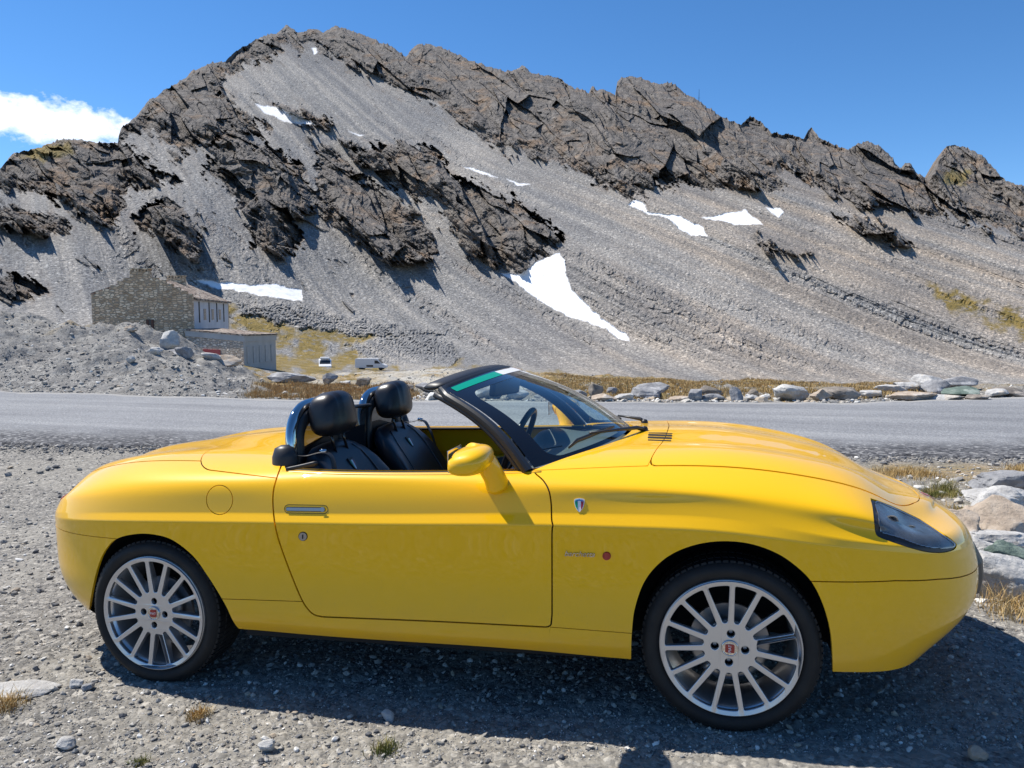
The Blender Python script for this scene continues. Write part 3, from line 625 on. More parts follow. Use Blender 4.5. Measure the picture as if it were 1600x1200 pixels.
def make_wheel(x, side, spin, steer=0.0):
    mb = MB(); mb.add(RV, RF)
    mb.lathe([(RR-.006, -.006), (RR, -.004), (RR+.002, .004), (RR-.006, .012), (.222, .016), (.214, .030), (.208, .10), (.206, .17), (.222, .20), (.232, .205)], 90)   # lip and barrel
    # spoke backs give the spokes depth
    for k in range(15):
        a = 2*math.pi*k/15; c_, s_ = math.cos(a), math.sin(a)
        for (r0, r1) in ((.085, .214),):
            w0, w1 = .006, .004; d0, d1 = .045, .022
            q = []
            for rr_, w_, d_ in ((r0, w0, d0), (r1, w1, d1)):
                for sgn in (-1, 1):
                    q += [(rr_*c_-sgn*w_*s_, .004, rr_*s_+sgn*w_*c_), (rr_*c_-sgn*w_*.6*s_, d_, rr_*s_+sgn*w_*.6*c_)]
            mb.add(q, [(0, 4, 5, 1), (2, 3, 7, 6), (1, 5, 7, 3)])
    mb.lathe([(.080, .012), (.076, .05)], 40)
    w = mb.build('wheel', M_ALLOY, car, True, auto=35)
    mt = MB(); mt.lathe(tyre_profile(), 120)
    for k in range(76):                                  # shoulder tread blocks
        a = 2*math.pi*k/76; da = 2*math.pi/76*.36
        for (ya, yb, ra, rb, sk) in ((.002, .036, TYR-.007, TYR+.0020, 0.0), (.045, .085, TYR-.002, TYR+.002, .02), (.11, .15, TYR-.002, TYR+.002, -.02)):
            q = []
            for an, yy, r_ in ((a-da, ya+.004, ra), (a+da, ya+.004, ra), (a+da, ya+.008, rb), (a-da, ya+.008, rb), (a-da+sk, yb, rb), (a+da+sk, yb, rb)):
                q.append((r_*math.cos(an), yy, r_*math.sin(an)))
            q2 = [((TYR-.004)*math.cos(a-da+sk), yb, (TYR-.004)*math.sin(a-da+sk)), ((TYR-.004)*math.cos(a+da+sk), yb, (TYR-.004)*math.sin(a+da+sk))]
            mt.add(q+q2, [(0, 1, 2, 3), (3, 2, 5, 4), (4, 5, 7, 6), (0, 3, 4, 6), (1, 7, 5, 2)])
    ty = mt.build('tyre', M_RUB, w, True, auto=40)
    mc = MB(); mc.lathe([(.0290, .012), (.0288, -.006), (.0272, -.0085), (.024, -.0075), (.0235, -.006)], 40); mc.lathe([(.0236, -.0062), (.0001, -.0075)], 40)
    mc.build('hub_cap', M_CHROME, w, True)
    mr_ = MB(); pts = arc_round([(-.014, -.015), (.014, -.015), (.0155, .0), (.013, .016), (-.013, .016), (-.0155, .0)], .004, 4)
    nn = len(pts); mr_.add([(p[0], -.0088, p[1]) for p in pts]+[(p[0], -.006, p[1]) for p in pts], [tuple(range(nn))[::-1]]+[(i, (i+1) % nn, nn+(i+1) % nn, nn+i) for i in range(nn)])
    fixn(mr_.build('cap_emblem', M_RED, w, False))
    Mt = Matrix(((1, 0, 0, 0), (0, 0, -1, -.0090), (0, 1, 0, 0), (0, 0, 0, 1)))
    textmesh('cap_letters', 'FIAT', .0135, M_WHITE, w, Mt, extrude=.0003)
    md = MB(); md.lathe([(.135, .060), (.135, .075), (.07, .078), (.07, .072), (.06, .060), (.02, .058)], 48); md.build('brake_disc', M_STEEL, w, True, auto=30)
    mk_ = MB(); mk_.tube([(.11*math.cos(t), .065, .11*math.sin(t)) for t in np.linspace(2.4, 3.4, 8)], .030, 8); mk_.build('brake_caliper', M_STEEL, w, True)
    mh = MB(); 
    for k in range(4):
        a = math.pi/2*k+math.pi/2-.03; mh = MB(); mh.lathe([(.0001, .019), (.007, .020), (.007, .034)], 6, c=(.050*math.cos(a), 0, .050*math.sin(a))); mh.build('wheel_bolt', M_STEEL, w, False)
    mh = MB(); mh.lathe([(.068, .036), (.030, .036)], 30); mh.build('hub_face', M_DARK, w, False)
    w.location = (x, -.772*side, TYR-.004); w.rotation_euler = (0, spin, steer+(0 if side > 0 else math.pi)); return w
make_wheel(2.275, 1, math.radians(-90+3), 0.0)
make_wheel(0.0, 1, math.radians(2))
make_wheel(2.275, -1, .3); make_wheel(0.0, -1, .5)
# wheel housings and the floor: the outer rim follows the arch lip of the shell
def arch_lip(poly, xr):
    m_ = (BASE.P[:, 1] < -.5) & (BASE.P[:, 0] > xr[0]) & (BASE.P[:, 0] < xr[1]); P_ = BASE.P[m_]; q = proj_car(P_); o = []
    for p in poly:
        d = np.hypot(q[:, 0]-p[0], q[:, 1]-p[1]); i = np.argsort(d)[:3]; w_ = 1/(d[i]+.05); o.append((P_[i]*w_[:, None]).sum(0)/w_.sum())
    return np.array(o)
for poly, cx, xr in ((arch_f[:-2][1:-1], 2.27, (1.8, 2.75)), (arch_r[:-2][2:-1], .02, (-.45, .55))):
    lip = arch_lip(poly, xr); cen = np.array([cx, 0, .27]); 
    dirn = lip-cen; dirn[:, 1] = 0; dirn /= np.linalg.norm(dirn, axis=1)[:, None]
    for sd in (1, -1):
        rings = [lip+dirn*.004+np.array([0, .010, 0]), lip+dirn*.022+np.array([0, .03, 0]), lip*np.array([1, 0, 1])+dirn*.022+np.array([0, -.50, 0]), lip*np.array([.05, 0, .05])+cen*.95+np.array([0, -.49, 0])]
        V = np.concatenate(rings)*np.array([1, sd, 1]); n = len(lip); mw = MB(); mw.add(V, [(i*n+k, i*n+k+1, (i+1)*n+k+1, (i+1)*n+k) for i in range(3) for k in range(n-1)])
        mw.build('wheel_housing', M_DARK, car, True)
mf = MB(); mf.box((1.14, 0, .245), (1.46, 1.52, .05), bev=.01); mf.box((2.45, 0, .30), (1.0, 1.0, .05)); mf.box((-.35, 0, .30), (.75, .95, .1), bev=.02); mf.box((.35, 0, .25), (.3, .98, .08)); mf.box((1.14, 0, .19), (2.4, .16, .07), bev=.02)
mf.build('underbody', M_DARK, car)
# ---------------- windscreen
def Gp(s, t):                                           # s across -1..1, t foot 0 .. header 1
    s = np.asarray(s, float); t = np.asarray(t, float)
    a = np.abs(s)
    wb, wt = .690, .555
    w = wb*(1-t)+wt*t+.012*np.sin(np.pi*t)
    xb = 1.595+.285*(1-a**2.3); xt = 1.215+.105*(1-a**2.2)
    zb = .893+.055*(1-a**2.0); zt = 1.178+.052*(1-a**2.4)
    x = xb*(1-t)+xt*t+.035*np.sin(np.pi*t); z = zb*(1-t)+zt*t+.020*np.sin(np.pi*t)
    return np.stack([x, s*w, z], -1)
gs, gt = np.meshgrid(np.linspace(-1, 1, 121), np.linspace(0, 1, 61))
GP = Gp(gs, gt).reshape(-1, 3); gi = np.arange(GP.shape[0]).reshape(gs.shape)
gq = np.stack([gi[:-1, :-1], gi[:-1, 1:], gi[1:, 1:], gi[1:, :-1]], -1).reshape(-1, 4); GT = np.concatenate([gq[:, [0, 1, 2]], gq[:, [0, 2, 3]]])
gn = np.cross(GP[GT[:, 1]]-GP[GT[:, 0]], GP[GT[:, 2]]-GP[GT[:, 0]]); GN = np.zeros_like(GP)
for k in range(3): np.add.at(GN, GT[:, k], gn)
GN /= np.linalg.norm(GN, axis=1)[:, None]
if GN[gi[30, 60], 0] < 0: GN *= -1; GT = GT[:, ::-1].copy()
GSH = Sh(GP, GN, np.stack([gs.ravel(), gt.ravel()], 1), GT)
M_GLASS = glassmat('windscreen_glass', (.80, .93, .90), .10)
wsf = shell_obj('windscreen', clip(GSH, lambda s: 1-np.abs(s.A[:, 0])+.01), M_GLASS, car, None, .004, 0, flange=False)
def rrect(s, t, s1, t0, t1, r):
    qx = np.abs(s)*.62-(s1*.62-r); qy = np.maximum(t0+r/.45-t, t-(t1-r/.45))*.45
    return -(np.hypot(np.maximum(qx, 0), np.maximum(qy, 0))+np.minimum(np.maximum(qx, qy), 0)-r)
brd = clip(GSH, lambda s: -rrect(s.A[:, 0], s.A[:, 1], .905, .035, .865, .05))
shell_obj('glass_border', brd, M_GLOSS, wsf, None, .001, .0012)
for (c0, c1, mt_) in ((-.955, -.32, M_STICKG), (-.32, .30, M_WHITE), (.30, .955, M_RED)):
    st = clip(GSH, lambda s: np.minimum(np.minimum(s.A[:, 0]-c0, c1-s.A[:, 0])*.6, np.minimum(s.A[:, 1]-.925, .985-s.A[:, 1])*.4))
    shell_obj('sunstrip', st, mt_, wsf, None, .0005, .0026)
def path3(fn, ss): return [fn(a) for a in ss]
# frame: near foot -> header -> far foot
fr = [Gp(-1, t)+np.array([-.022, -.012, -.002]) for t in np.linspace(-.02, .90, 14)]
cr0 = Gp(-1, 1)+np.array([-.022, -.010, 0])
fr += [Gp(-.985, .97)+np.array([-.024, -.004, .004])]
fr += [Gp(s, 1.0)+np.array([-.016, 0, -.002]) for s in np.linspace(-.93, .93, 25)]
fr += [p*np.array([1, -1, 1]) for p in fr[:15][::-1]]
mb = MB()
secs = []
frm = np.array(fr); nfr = len(frm)
prof = [(-.025, -.010), (-.020, -.018), (.0, -.020), (.017, -.013), (.025, .0), (.020, .010), (.0, .014), (-.020, .010), (-.027, .0)]
Vf = []
for i in range(nfr):
    t = frm[min(i+1, nfr-1)]-frm[max(i-1, 0)]; t /= np.linalg.norm(t)
    nrm = np.array([.62, 0, .78]); nrm = nrm-t*(nrm@t); nrm /= np.linalg.norm(nrm); sd = np.cross(t, nrm)
    hs = 1.0-.45*min(1, max(0, min(i, nfr-1-i)-12)/3.)
    for a, b in prof: Vf.append(frm[i]+sd*a*hs+nrm*b*(.4+.6*hs))
kf_ = len(prof); mb.add(Vf, [(i*kf_+j, i*kf_+(j+1) % kf_, (i+1)*kf_+(j+1) % kf_, (i+1)*kf_+j) for i in range(nfr-1) for j in range(kf_)])
fixn(mb.build('windscreen_frame', M_BLK, car, True, auto=40))
mb = MB(); mb.tube([Gp(s, 1.0)+np.array([-.078+.006*abs(s)**2, 0, .002]) for s in np.linspace(-.97, .97, 25)], [.014]+[.022]*23+[.014], 14, flat=(2.3, .62)); mb.build('header_trim', M_BLK, car, True)
for _ in (0,):
    mb = MB(); mb.tube([Gp(-1, t)+np.array([-.050, -.004, -.012]) for t in np.linspace(-.02, .97, 14)], .013, 10); mb.build('pillar_seal', M_BLK, car, True)
    mb = MB(); mb.tube([(Gp(-1, t)+np.array([-.050, -.004, -.012]))*np.array([1, -1, 1]) for t in np.linspace(-.02, .97, 14)], .013, 10)
mb.build('pillar_seal', M_BLK, car, True)
mb = MB(); mb.tube([Gp(s, -.03)+np.array([.012, 0, -.012]) for s in np.linspace(-1, 1, 40)], .014, 8); mb.build('scuttle_seal', M_BLK, car, True)
# interior mirror
mb = MB(); mb.box((0, 0, 0), (.030, .25, .080), bev=.012); o = mb.build('interior_mirror', M_BLK, car, True); o.location = (1.325, -.01, 1.150); o.rotation_euler = (0, .15, -.25)
mb = MB(); mb.tube([(1.33, -.01, 1.165), (1.352, 0, 1.19), (1.348, 0, 1.215)], .008, 8); mb.build('mirror_stem', M_BLK, o, True).parent = car
# wipers
def g_at(px, py):
    q = proj_car(GP); return int(np.argmin(np.hypot(q[:, 0]-px, q[:, 1]-py)))
def wiper(pts_px, pivot, name='wiper'):
    P_ = [GP[g_at(*p)]+GN[g_at(*p)]*.012 for p in pts_px]
    mb = MB(); mb.tube(P_, [.004]+[.007]*(len(P_)-2)+[.004], 8, flat=(.7, 1.3))
    w = mb.build('wiper', M_BLK, car, True)
    ma = MB(); mid_ = P_[len(P_)//2]; ma.tube([pivot, np.array(pivot)*.85+mid_*.15+np.array([0, 0, .012]), np.array(pivot)*.5+mid_*.5+np.array([0, 0, .012]), mid_+np.array([0, 0, .010])], [.013, .011, .008, .006], 8, flat=(1, .8)); ma.build('wiper_arm', M_BLK, w, True)
    mp_ = MB(); mp_.lathe([(.001, .016), (.012, .013), (.016, .004), (.018, -.02)], 20, 'z', c=tuple(pivot)); mp_.build('wiper_pivot', M_BLK, w, True)
pv1 = (1.955, -.06, top_z(1.955, -.06)[0]+.004); pv2 = (1.93, .33, top_z(1.93, .33)[0]+.004)
wiper([(887, 701), (900, 692), (918, 683), (938, 675), (957, 669)], pv1)
wiper([(950, 655), (958, 655), (964, 656), (968, 657)], pv2)
# ---------------- door mirrors
def door_mirror(sg):
    mb = MB(); nu, nv = 36, 22; V = []
    for i in range(nu):
        u = 2*math.pi*i/nu
        for j in range(nv+1):
            v = math.pi*j/nv-math.pi/2
            cu_, su_, cv, sv = math.cos(u), math.sin(u), math.cos(v), math.sin(v)
            e = lambda c, p: math.copysign(abs(c)**p, c)
            x = .076*e(cu_, .85)*e(cv, .7); y = .105*e(sv, .8); z = .046*e(su_, .85)*e(cv, .7)
            if x < -.055: x = -.055-(-.055-x)*.35
            z *= 1+.10*(x/.076); V.append((x, y*1.0, z+.10*x+.06*y))
    F = [(i*(nv+1)+j, ((i+1) % nu)*(nv+1)+j, ((i+1) % nu)*(nv+1)+j+1, i*(nv+1)+j+1) for i in range(nu) for j in range(nv)]
    V = [(1.418+a+(.0 if sg > 0 else .03), sg*(-.905+b), .957+c) for a, b, c in V]
    mb.add(V, F); m1 = fixn(mb.build('door_mirror', M_YEL, car, True))
    mb = MB(); path = catmull([(1.474, -.765, .842), (1.469, -.782, .872), (1.461, -.800, .902), (1.449, -.818, .932), (1.430, -.845, .960), (1.415, -.875, .968)], 4)
    path[:, 1] *= sg
    mb.tube(path, list(np.interp(np.linspace(0, 1, len(path)), [0, .25, .6, 1], [.050, .046, .046, .050])), 20, flat=(.85, .9))
    fixn(mb.build('mirror_arm', M_YEL, m1, True))
    mb = MB(); ring = [np.array((1.4835, -.789*sg, .868))+np.array([.0385*math.cos(t), .016*math.sin(t)*sg, .012*math.cos(t)+.0*math.sin(t)]) for t in np.linspace(0, 2*math.pi, 30)[:-1]]
    mb = MB(); mb.box((0, 0, 0), (.004, .15, .075), bev=.0015); g_ = mb.build('mirror_glass', M_CHROME, m1, False); g_.location = (1.362, sg*(-.905), .962)
door_mirror(1); door_mirror(-1)
# ---------------- cabin
def superloft(secs, n=40):                              # secs: list of (cx, cy, cz, hx, hy, e, tilt); closed horizontal sections
    V = []
    for (cx, cy, cz, hx, hy, e, bol) in secs:
        for k in range(n):
            t = 2*math.pi*k/n; c_, s_ = math.cos(t), math.sin(t)
            x = hx*math.copysign(abs(c_)**e, c_); y = hy*math.copysign(abs(s_)**e, s_)
            if x > 0: x += bol*(np.clip(abs(y)/hy, 0, 1)**3-.25)
            V.append((cx+x, cy+y, cz))
    F = [(i*n+k, i*n+(k+1) % n, (i+1)*n+(k+1) % n, (i+1)*n+k) for i in range(len(secs)-1) for k in range(n)]
    F += [tuple(range(n))[::-1], tuple((len(secs)-1)*n+k for k in range(n))]
    return V, F
def seat(y0):
    # backrest leaning back
    zz = [.36, .40, .50, .60, .70, .78, .84, .885, .915, .932, .940]
    secs = []
    for z in zz:
        t = (z-.36)/.58; cx = .93-.29*t-.04*t*t; hy = np.interp(z, [.36, .5, .7, .80, .86, .90, .93, .94], [.24, .265, .275, .270, .255, .225, .165, .07]); hx = np.interp(z, [.36, .8, .89, .93, .94], [.075, .062, .050, .028, .008])
        secs.append((cx, y0, z, hx, hy, .62, .055*(1 if z < .8 else max(0, (.92-z)/.12))))
    V, F = superloft(secs, 64); mb = MB(); mb.add(V, F); st = fixn(mb.build('seat', M_LEATH, car, True))
    st.data['d'] = 1
    secs = [(1.02, y0, z, hx, hy, .5, .0) for z, hx, hy in ((.30, .24, .23), (.36, .27, .25), (.42, .27, .25), (.455, .25, .235), (.47, .2, .19))]
    V, F = superloft(secs, 64); V = [(x, y, z+.10*(x-1.02)) for x, y, z in V]; mb = MB(); mb.add(V, F); fixn(mb.build('seat_cushion', M_LEATH, st, True))
    # headrest
    mb = MB(); nu, nv = 40, 26; V = []
    for i in range(nu):
        u = 2*math.pi*i/nu
        for j in range(nv+1):
            v = math.pi*j/nv-math.pi/2; e = lambda c, p: math.copysign(abs(c)**p, c)
            x = .070*e(math.cos(u), .75)*e(math.cos(v), .5); z = .096*e(math.sin(u), .55)*e(math.cos(v), .5); y = .130*e(math.sin(v), .66)
            y *= 1-.12*(z/.098); x += .018*(1-(y/.13)**2)
            seam = abs(abs(y)-.062); x += -.006*math.exp(-(seam/.007)**2)*(1 if x > 0 else 0); z += -.004*math.exp(-(seam/.006)**2)*(z/.1)
            V.append((x, y, z))
    F = [(i*(nv+1)+j, ((i+1) % nu)*(nv+1)+j, ((i+1) % nu)*(nv+1)+j+1, i*(nv+1)+j+1) for i in range(nu) for j in range(nv)]
    V = [(.620+x*math.cos(.16)-z*math.sin(.16), y0+y, 1.066+z*math.cos(.16)+x*math.sin(.16)) for x, y, z in V]
    mb.add(V, F); fixn(mb.build('headrest', M_LEATH, st, True))
    mb = MB()
    for s_ in (-1, 1): mb = MB(); mb.tube([(.66, y0+s_*.055, .90), (.628, y0+s_*.055, 1.02)], .0065, 8); mb.build('headrest_post', M_GLOSS, st, True)
    # piping seams down the backrest
    for s_ in (-1, 1):
        mb = MB(); pp = []
        for z in np.linspace(.42, .915, 16):
            t = (z-.36)/.58; cx = .93-.29*t-.04*t*t; hy = np.interp(z, [.36, .5, .7, .80, .86, .90, .93, .94], [.24, .265, .275, .270, .255, .225, .165, .07]); hx = np.interp(z, [.36, .8, .89, .93, .94], [.075, .062, .050, .028, .008])
            yy = hy*.62; c_ = (1-(.62)**(2/.62))**(.62/2); bol = .055*(1 if z < .8 else max(0, (.92-z)/.12))
            pp.append((cx+hx*c_+bol*(.62**3-.25)+.001, y0+s_*yy, z))
        mb.tube(pp, .0035, 6); mb.build('piping', M_GLOSS, st, True)
    # small shield badge
    def bd(name, pts, m_, o_): 
        t = (.845-.36)/.58; cx = .93-.29*t-.04*t*t
        mb = MB(); V = [(cx+.052+o_-(z)*.55, y0+y, .845+z) for y, z in pts]; n = len(V); mb.add(V, [tuple(range(n))]); V2 = [(x-.004, y, z) for x, y, z in V]
        mb.add(V+V2, [(i, (i+1) % n, n+(i+1) % n, n+i) for i in range(n)]); fixn(mb.build(name, m_, st, False))
    shp = [(-.022, .026), (.022, .026), (.022, .005), (.013, -.018), (0, -.030), (-.013, -.018), (-.022, .005)]
    bd('seat_badge', shp, M_BLK, 0)
    bd('badge_green', [(-.017, .016), (-.006, .016), (-.006, -.020), (-.011, -.014), (-.017, .003)], M_GREEN, .002)
    bd('badge_white', [(-.006, .016), (.006, .016), (.006, -.020), (0, -.024), (-.006, -.020)], M_WHITE, .002)
    bd('badge_red', [(.006, .016), (.017, .016), (.017, .003), (.011, -.014), (.006, -.020)], M_RED, .002)
    return st
for y0 in (-.345, .345): seat(y0)
# roll hoops with their dark padding
M_NETD = bpy.data.materials.new('deflector_net'); M_NETD.use_nodes = True; nn_ = M_NETD.node_tree.nodes; ll_ = M_NETD.node_tree.links; nn_.clear()
no_ = nn_.new('ShaderNodeOutputMaterial'); nm_ = nn_.new('ShaderNodeMixShader'); nm_.inputs[0].default_value = .86; nt_ = nn_.new('ShaderNodeBsdfTransparent'); nd_ = nn_.new('ShaderNodeBsdfDiffuse'); nd_.inputs[0].default_value = (.022, .023, .026, 1)
ll_.new(nt_.outputs[0], nm_.inputs[1]); ll_.new(nd_.outputs[0], nm_.inputs[2]); ll_.new(nm_.outputs[0], no_.inputs[0])
for y0 in (-.345, .345):
    def hp(w, top, x0, lean): 
        o = []
        for t in np.linspace(0, math.pi, 30):
            c_, s_ = math.cos(t), math.sin(t); y = w*math.copysign(abs(c_)**.75, c_); z = .93+(top-.93)*abs(s_)**.8
            o.append((x0-lean*(z-.8), y0+y, z))
        return [(x0, y0+w*1.04, .74), (x0-lean*.08, y0+w*1.02, .86)]+o+[(x0-lean*.08, y0-w*1.02, .86), (x0, y0-w*1.04, .74)]
    mb = MB(); mb.tube(hp(.225, 1.108, .555, .06), .030, 18, flat=(1.0, .75)); h_ = mb.build('roll_hoop', M_CHROME, car, True)
    mb = MB(); mb.tube(hp(.190, 1.074, .572, .06), .020, 12, flat=(1.5, .8)); mb.build('hoop_padding', M_BLK, h_, True)
    mb = MB(); P_ = hp(.185, 1.07, .56, .06); nP = len(P_); mb.add(P_, [tuple(range(nP))]); mb.build('hoop_net', M_NETD, h_, False)
mb = MB(); mb.tube([(.575, -.155, 1.055), (.57, 0, 1.064), (.575, .155, 1.055)], .012, 10, flat=(1.4, .8)); o = mb.build('wind_deflector', M_BLK, car, True)
mb = MB(); mb.add([(.57, -.15, .80), (.57, .15, .80), (.572, .15, 1.055), (.572, -.15, 1.055)], [(0, 1, 2, 3)]); mb.build('deflector_panel', M_NETD, o, False); mb = MB(); mb.add([(.56, -.62, .76), (.56, .62, .76), (.565, .60, .90), (.566, .3, .965), (.566, -.3, .965), (.565, -.60, .90)], [(0, 1, 2, 3, 4, 5)]); mb.add([(.552, -.62, .76), (.552, .62, .76), (.557, .60, .90), (.558, .3, .965), (.558, -.3, .965), (.557, -.60, .90)], [(5, 4, 3, 2, 1, 0)]); mb.build('rear_trim', M_BLK, car, False)
# belt towers and straps
for sg in (1, -1):
    V, F = superloft([(.545, -.625*sg, z, hx, hy, 1.0, 0) for z, hx, hy in ((.80, .05, .05), (.86, .054, .048), (.92, .052, .044), (.955, .040, .034), (.967, .015, .012))], 28)
    mb = MB(); mb.add(V, F); fixn(mb.build('belt_tower', M_BLK, car, True))
    mb = MB(); mb.tube(catmull([(.565, -.60*sg, .925), (.62, -.585*sg, .918), (.68, -.575*sg, .930), (.715, -.57*sg, .922), (.735, -.575*sg, .885), (.75, -.60*sg, .82), (.77, -.61*sg, .70)], 5), .020, 8, flat=(1.0, .10)); mb.build('seat_belt', M_BLK, car, True)
    mb = MB(); mb.tube([(.675, -.572*sg, .935), (.700, -.568*sg, .932)], .010, 10); mb.build('belt_guide', M_CHROME, car, True)
mb = MB(); mb.tube(catmull([(.600, -.715, .883), (.66, -.70, .894), (.715, -.69, .905), (.70, -.665, .893), (.64, -.66, .885)], 5), .008, 8, flat=(.6, 1.0)); mb.build('strap_end', M_BLK, car, True)
# inner door skins, seals, tub
ix = lambda s: (s.P[:, 0] > .55) & (s.P[:, 0] < 1.72)
M_TRIMY = pmat('inner_yellow', (0.80, 0.42, 0.006), rough=0.35, coat=0.4)
for mir in (None, 'far'):
    tr1 = clip(BASE, lambda s: np.where(ix(s), np.minimum((s.A[:, 1]-.40)*1, (V7+.002-s.A[:, 1])), -1.))
    sh2 = Sh(tr1.P, tr1.N, tr1.A, tr1.T)
    upper = clip(sh2, lambda s: s.P[:, 2]-(.735-.20*np.clip(1.20-s.P[:, 0], 0, .5)-.02))
    lower = clip(sh2, lambda s: -(s.P[:, 2]-(.735-.20*np.clip(1.20-s.P[:, 0], 0, .5)-.02)))
    def ins(sh, off, name, mt, par): 
        P_ = sh.P.copy(); P_[:, 1] += off; s_ = Sh(P_, -sh.N, sh.A, sh.T[:, ::-1].copy()); return shell_obj(name, s_, mt, par, mir, .006, 0)
    par = near_door if mir is None else far_door
    ins(upper, .050, 'inner_skin', M_TRIMY, par); ins(lower, .075, 'door_card', M_LEATH, par)
for sg in (1, -1):
    rail = [p for p, u in zip(SURF[list(VV).index(vhi[np.argmin(abs(vhi-V7))])], us) if .58 < p[0] < 1.66][::4]
    mb = MB(); mb.tube([(p[0], -sg*(p[1]-.012), p[2]-.004) for p in rail], .009, 8, flat=(2.2, .8)); mb.build('door_cap', M_TRIMY, near_door if sg > 0 else far_door, True)
    mb = MB(); mb.tube([(p[0], -sg*(p[1]-.040), p[2]-.006) for p in rail], .010, 8, flat=(1.6, .8)); mb.build('door_seal', M_BLK, near_door if sg > 0 else far_door, True)
mt_ = MB(); mt_.box((1.15, 0, .25), (1.25, 1.38, .03)); mt_.box((1.1, 0, .36), (1.1, .20, .22), bev=.04); mt_.box((.47, 0, .52), (.05, 1.36, .58)); mt_.box((.52, 0, .80), (.14, 1.30, .05), bev=.02)
mt_.build('cabin_tub', M_BLK, car)
# dashboard
V = []; nY = 40; prof = [(1.80, .86), (1.74, .872), (1.62, .868), (1.50, .850), (1.44, .835), (1.405, .80), (1.40, .76), (1.43, .70), (1.47, .60), (1.50, .45)]
for i in range(nY+1):
    y = -.655+1.31*i/nY
    for j, (x, z) in enumerate(prof):
        hump = .050*math.exp(-((y-.35)/.16)**4) if 3 <= j <= 6 else .0
        V.append((x+.07*(1-(y/.66)**2)*(1 if j < 3 else 0)-(.03*math.exp(-((y-.35)/.17)**4) if j > 2 else 0), y, z+hump+.012*(1-(y/.66)**2)))
kp = len(prof); mb = MB(); mb.add(V, [(i*kp+j, (i+1)*kp+j, (i+1)*kp+j+1, i*kp+j+1) for i in range(nY) for j in range(kp-1)])
dash = fixn(mb.build('dashboard', pmat('dash_grey', (.11, .12, .125), rough=.5, bump=(140, .2, .001)), car, True))
mb = MB(); mb.tube(catmull([(1.42, -.16, .855), (1.50, -.13, .872), (1.60, -.11, .888)], 4), .003, 6); mb.build('dash_seam', M_DARK, dash, True)
# steering wheel
mb = MB(); ctr = np.array([1.295, .35, .835]); ax1 = np.array([0, 1., 0]); ax2 = np.array([-.42, 0, .907]) ; nrm = np.cross(ax1, ax2)
ax2 = np.array([.42, 0, .907])
mb.tube([ctr+.182*(math.cos(t)*ax1+math.sin(t)*ax2) for t in np.linspace(0, 2*math.pi, 49)[:-1]], .0155, 12, closed=True)
swo = mb.build('steering_wheel', M_LEATH, car, True)
mb = MB()
for t in (.1, math.pi-.1, -math.pi/2): mb.tube([ctr+np.array([.02, 0, -.02]), ctr+.175*(math.cos(t)*ax1+math.sin(t)*ax2)], [.026, .014], 10, flat=(1, .5))
mb.box(tuple(ctr+np.array([.02, 0, -.01])), (.06, .12, .11), bev=.02); mb.tube([ctr, ctr+np.array([.2, 0, -.06])], .035, 10); mb.build('wheel_hub', M_BLK, swo, True)
# ============================================================ THE LAND
_perm = np.random.default_rng(3).integers(0, 2**31-1, 4096)
def _h(ix, iy, seed):
    k = (ix.astype(np.int64)*73856093) ^ (iy.astype(np.int64)*19349663) ^ (seed*83492791)
    return _perm[k & 4095]
def pnoise(x, y, seed=0):
    ix = np.floor(x); iy = np.floor(y); fx = x-ix; fy = y-iy; ix = ix.astype(np.int64); iy = iy.astype(np.int64)
    u = fx*fx*fx*(fx*(fx*6-15)+10); v = fy*fy*fy*(fy*(fy*6-15)+10)
    def gr(a, b, dx, dy):
        an = _h(a, b, seed)*(2*math.pi/2147483647.0); return np.cos(an)*dx+np.sin(an)*dy
    return 1.5*((gr(ix, iy, fx, fy)*(1-u)+gr(ix+1, iy, fx-1, fy)*u)*(1-v)+(gr(ix, iy+1, fx, fy-1)*(1-u)+gr(ix+1, iy+1, fx-1, fy-1)*u)*v)
def fbm(x, y, oct=4, seed=0, gain=.5, lac=2.03):
    o = 0; a = 1.0
    for i in range(oct): o = o+a*pnoise(x, y, seed+i); x = x*lac+17.3; y = y*lac-9.1; a *= gain
    return o
def ridged(x, y, oct=4, seed=0, gain=.55, lac=2.05):
    o = 0; a = 1.0
    for i in range(oct): o = o+a*(1-2*np.abs(pnoise(x, y, seed+i))); x = x*lac+5.7; y = y*lac+11.9; a *= gain
    return o
CZ = CAM[2]
rz = lambda py: BW[2][2]+BW[1][2]*(600-py)/FPX           # rise per unit depth of the sight line through row py
def py_of(z, d): return 600-FPX*((z-CZ)/d-BW[2][2])/BW[1][2]
def world(px, d, z):
    """world point at depth d (along the level view axis), column px, height z"""
    py = py_of(z, d); px, d, py = np.broadcast_arrays(px, d, py)
    r = BW[2][None]+BW[0][None]*((px.ravel()-800)/FPX)[:, None]+BW[1][None]*((600-py.ravel())/FPX)[:, None]
    return (CAM+r*d.ravel()[:, None]).reshape(px.shape+(3,))
fwd = np.array([math.sin(math.radians(-13.65)), math.cos(math.radians(-13.65))]); rgt = np.array([fwd[1], -fwd[0]])
def to_pd(x, y):                                        # horizontal position -> (lateral, forward) of the level camera
    dx, dy = x-CAM[0], y-CAM[1]; return dx*rgt[0]+dy*rgt[1], dx*fwd[0]+dy*fwd[1]
nC = Q @ np.array([0, 0, 1.])
ROADZ = -.045
itp = lambda x, pts: np.interp(x, [p[0] for p in pts], [p[1] for p in pts])
PYN = [(-2600, 650), (-800, 676), (0, 694), (600, 702), (1200, 708), (1600, 717), (2400, 735), (4200, 770)]
PYF = [(-2600, 590), (-800, 603), (0, 612), (430, 625), (860, 628), (1290, 631), (1600, 621), (2400, 606), (4200, 585)]
def edge_d(pts, px): return (CZ-ROADZ)/(-rz(itp(px, pts)))
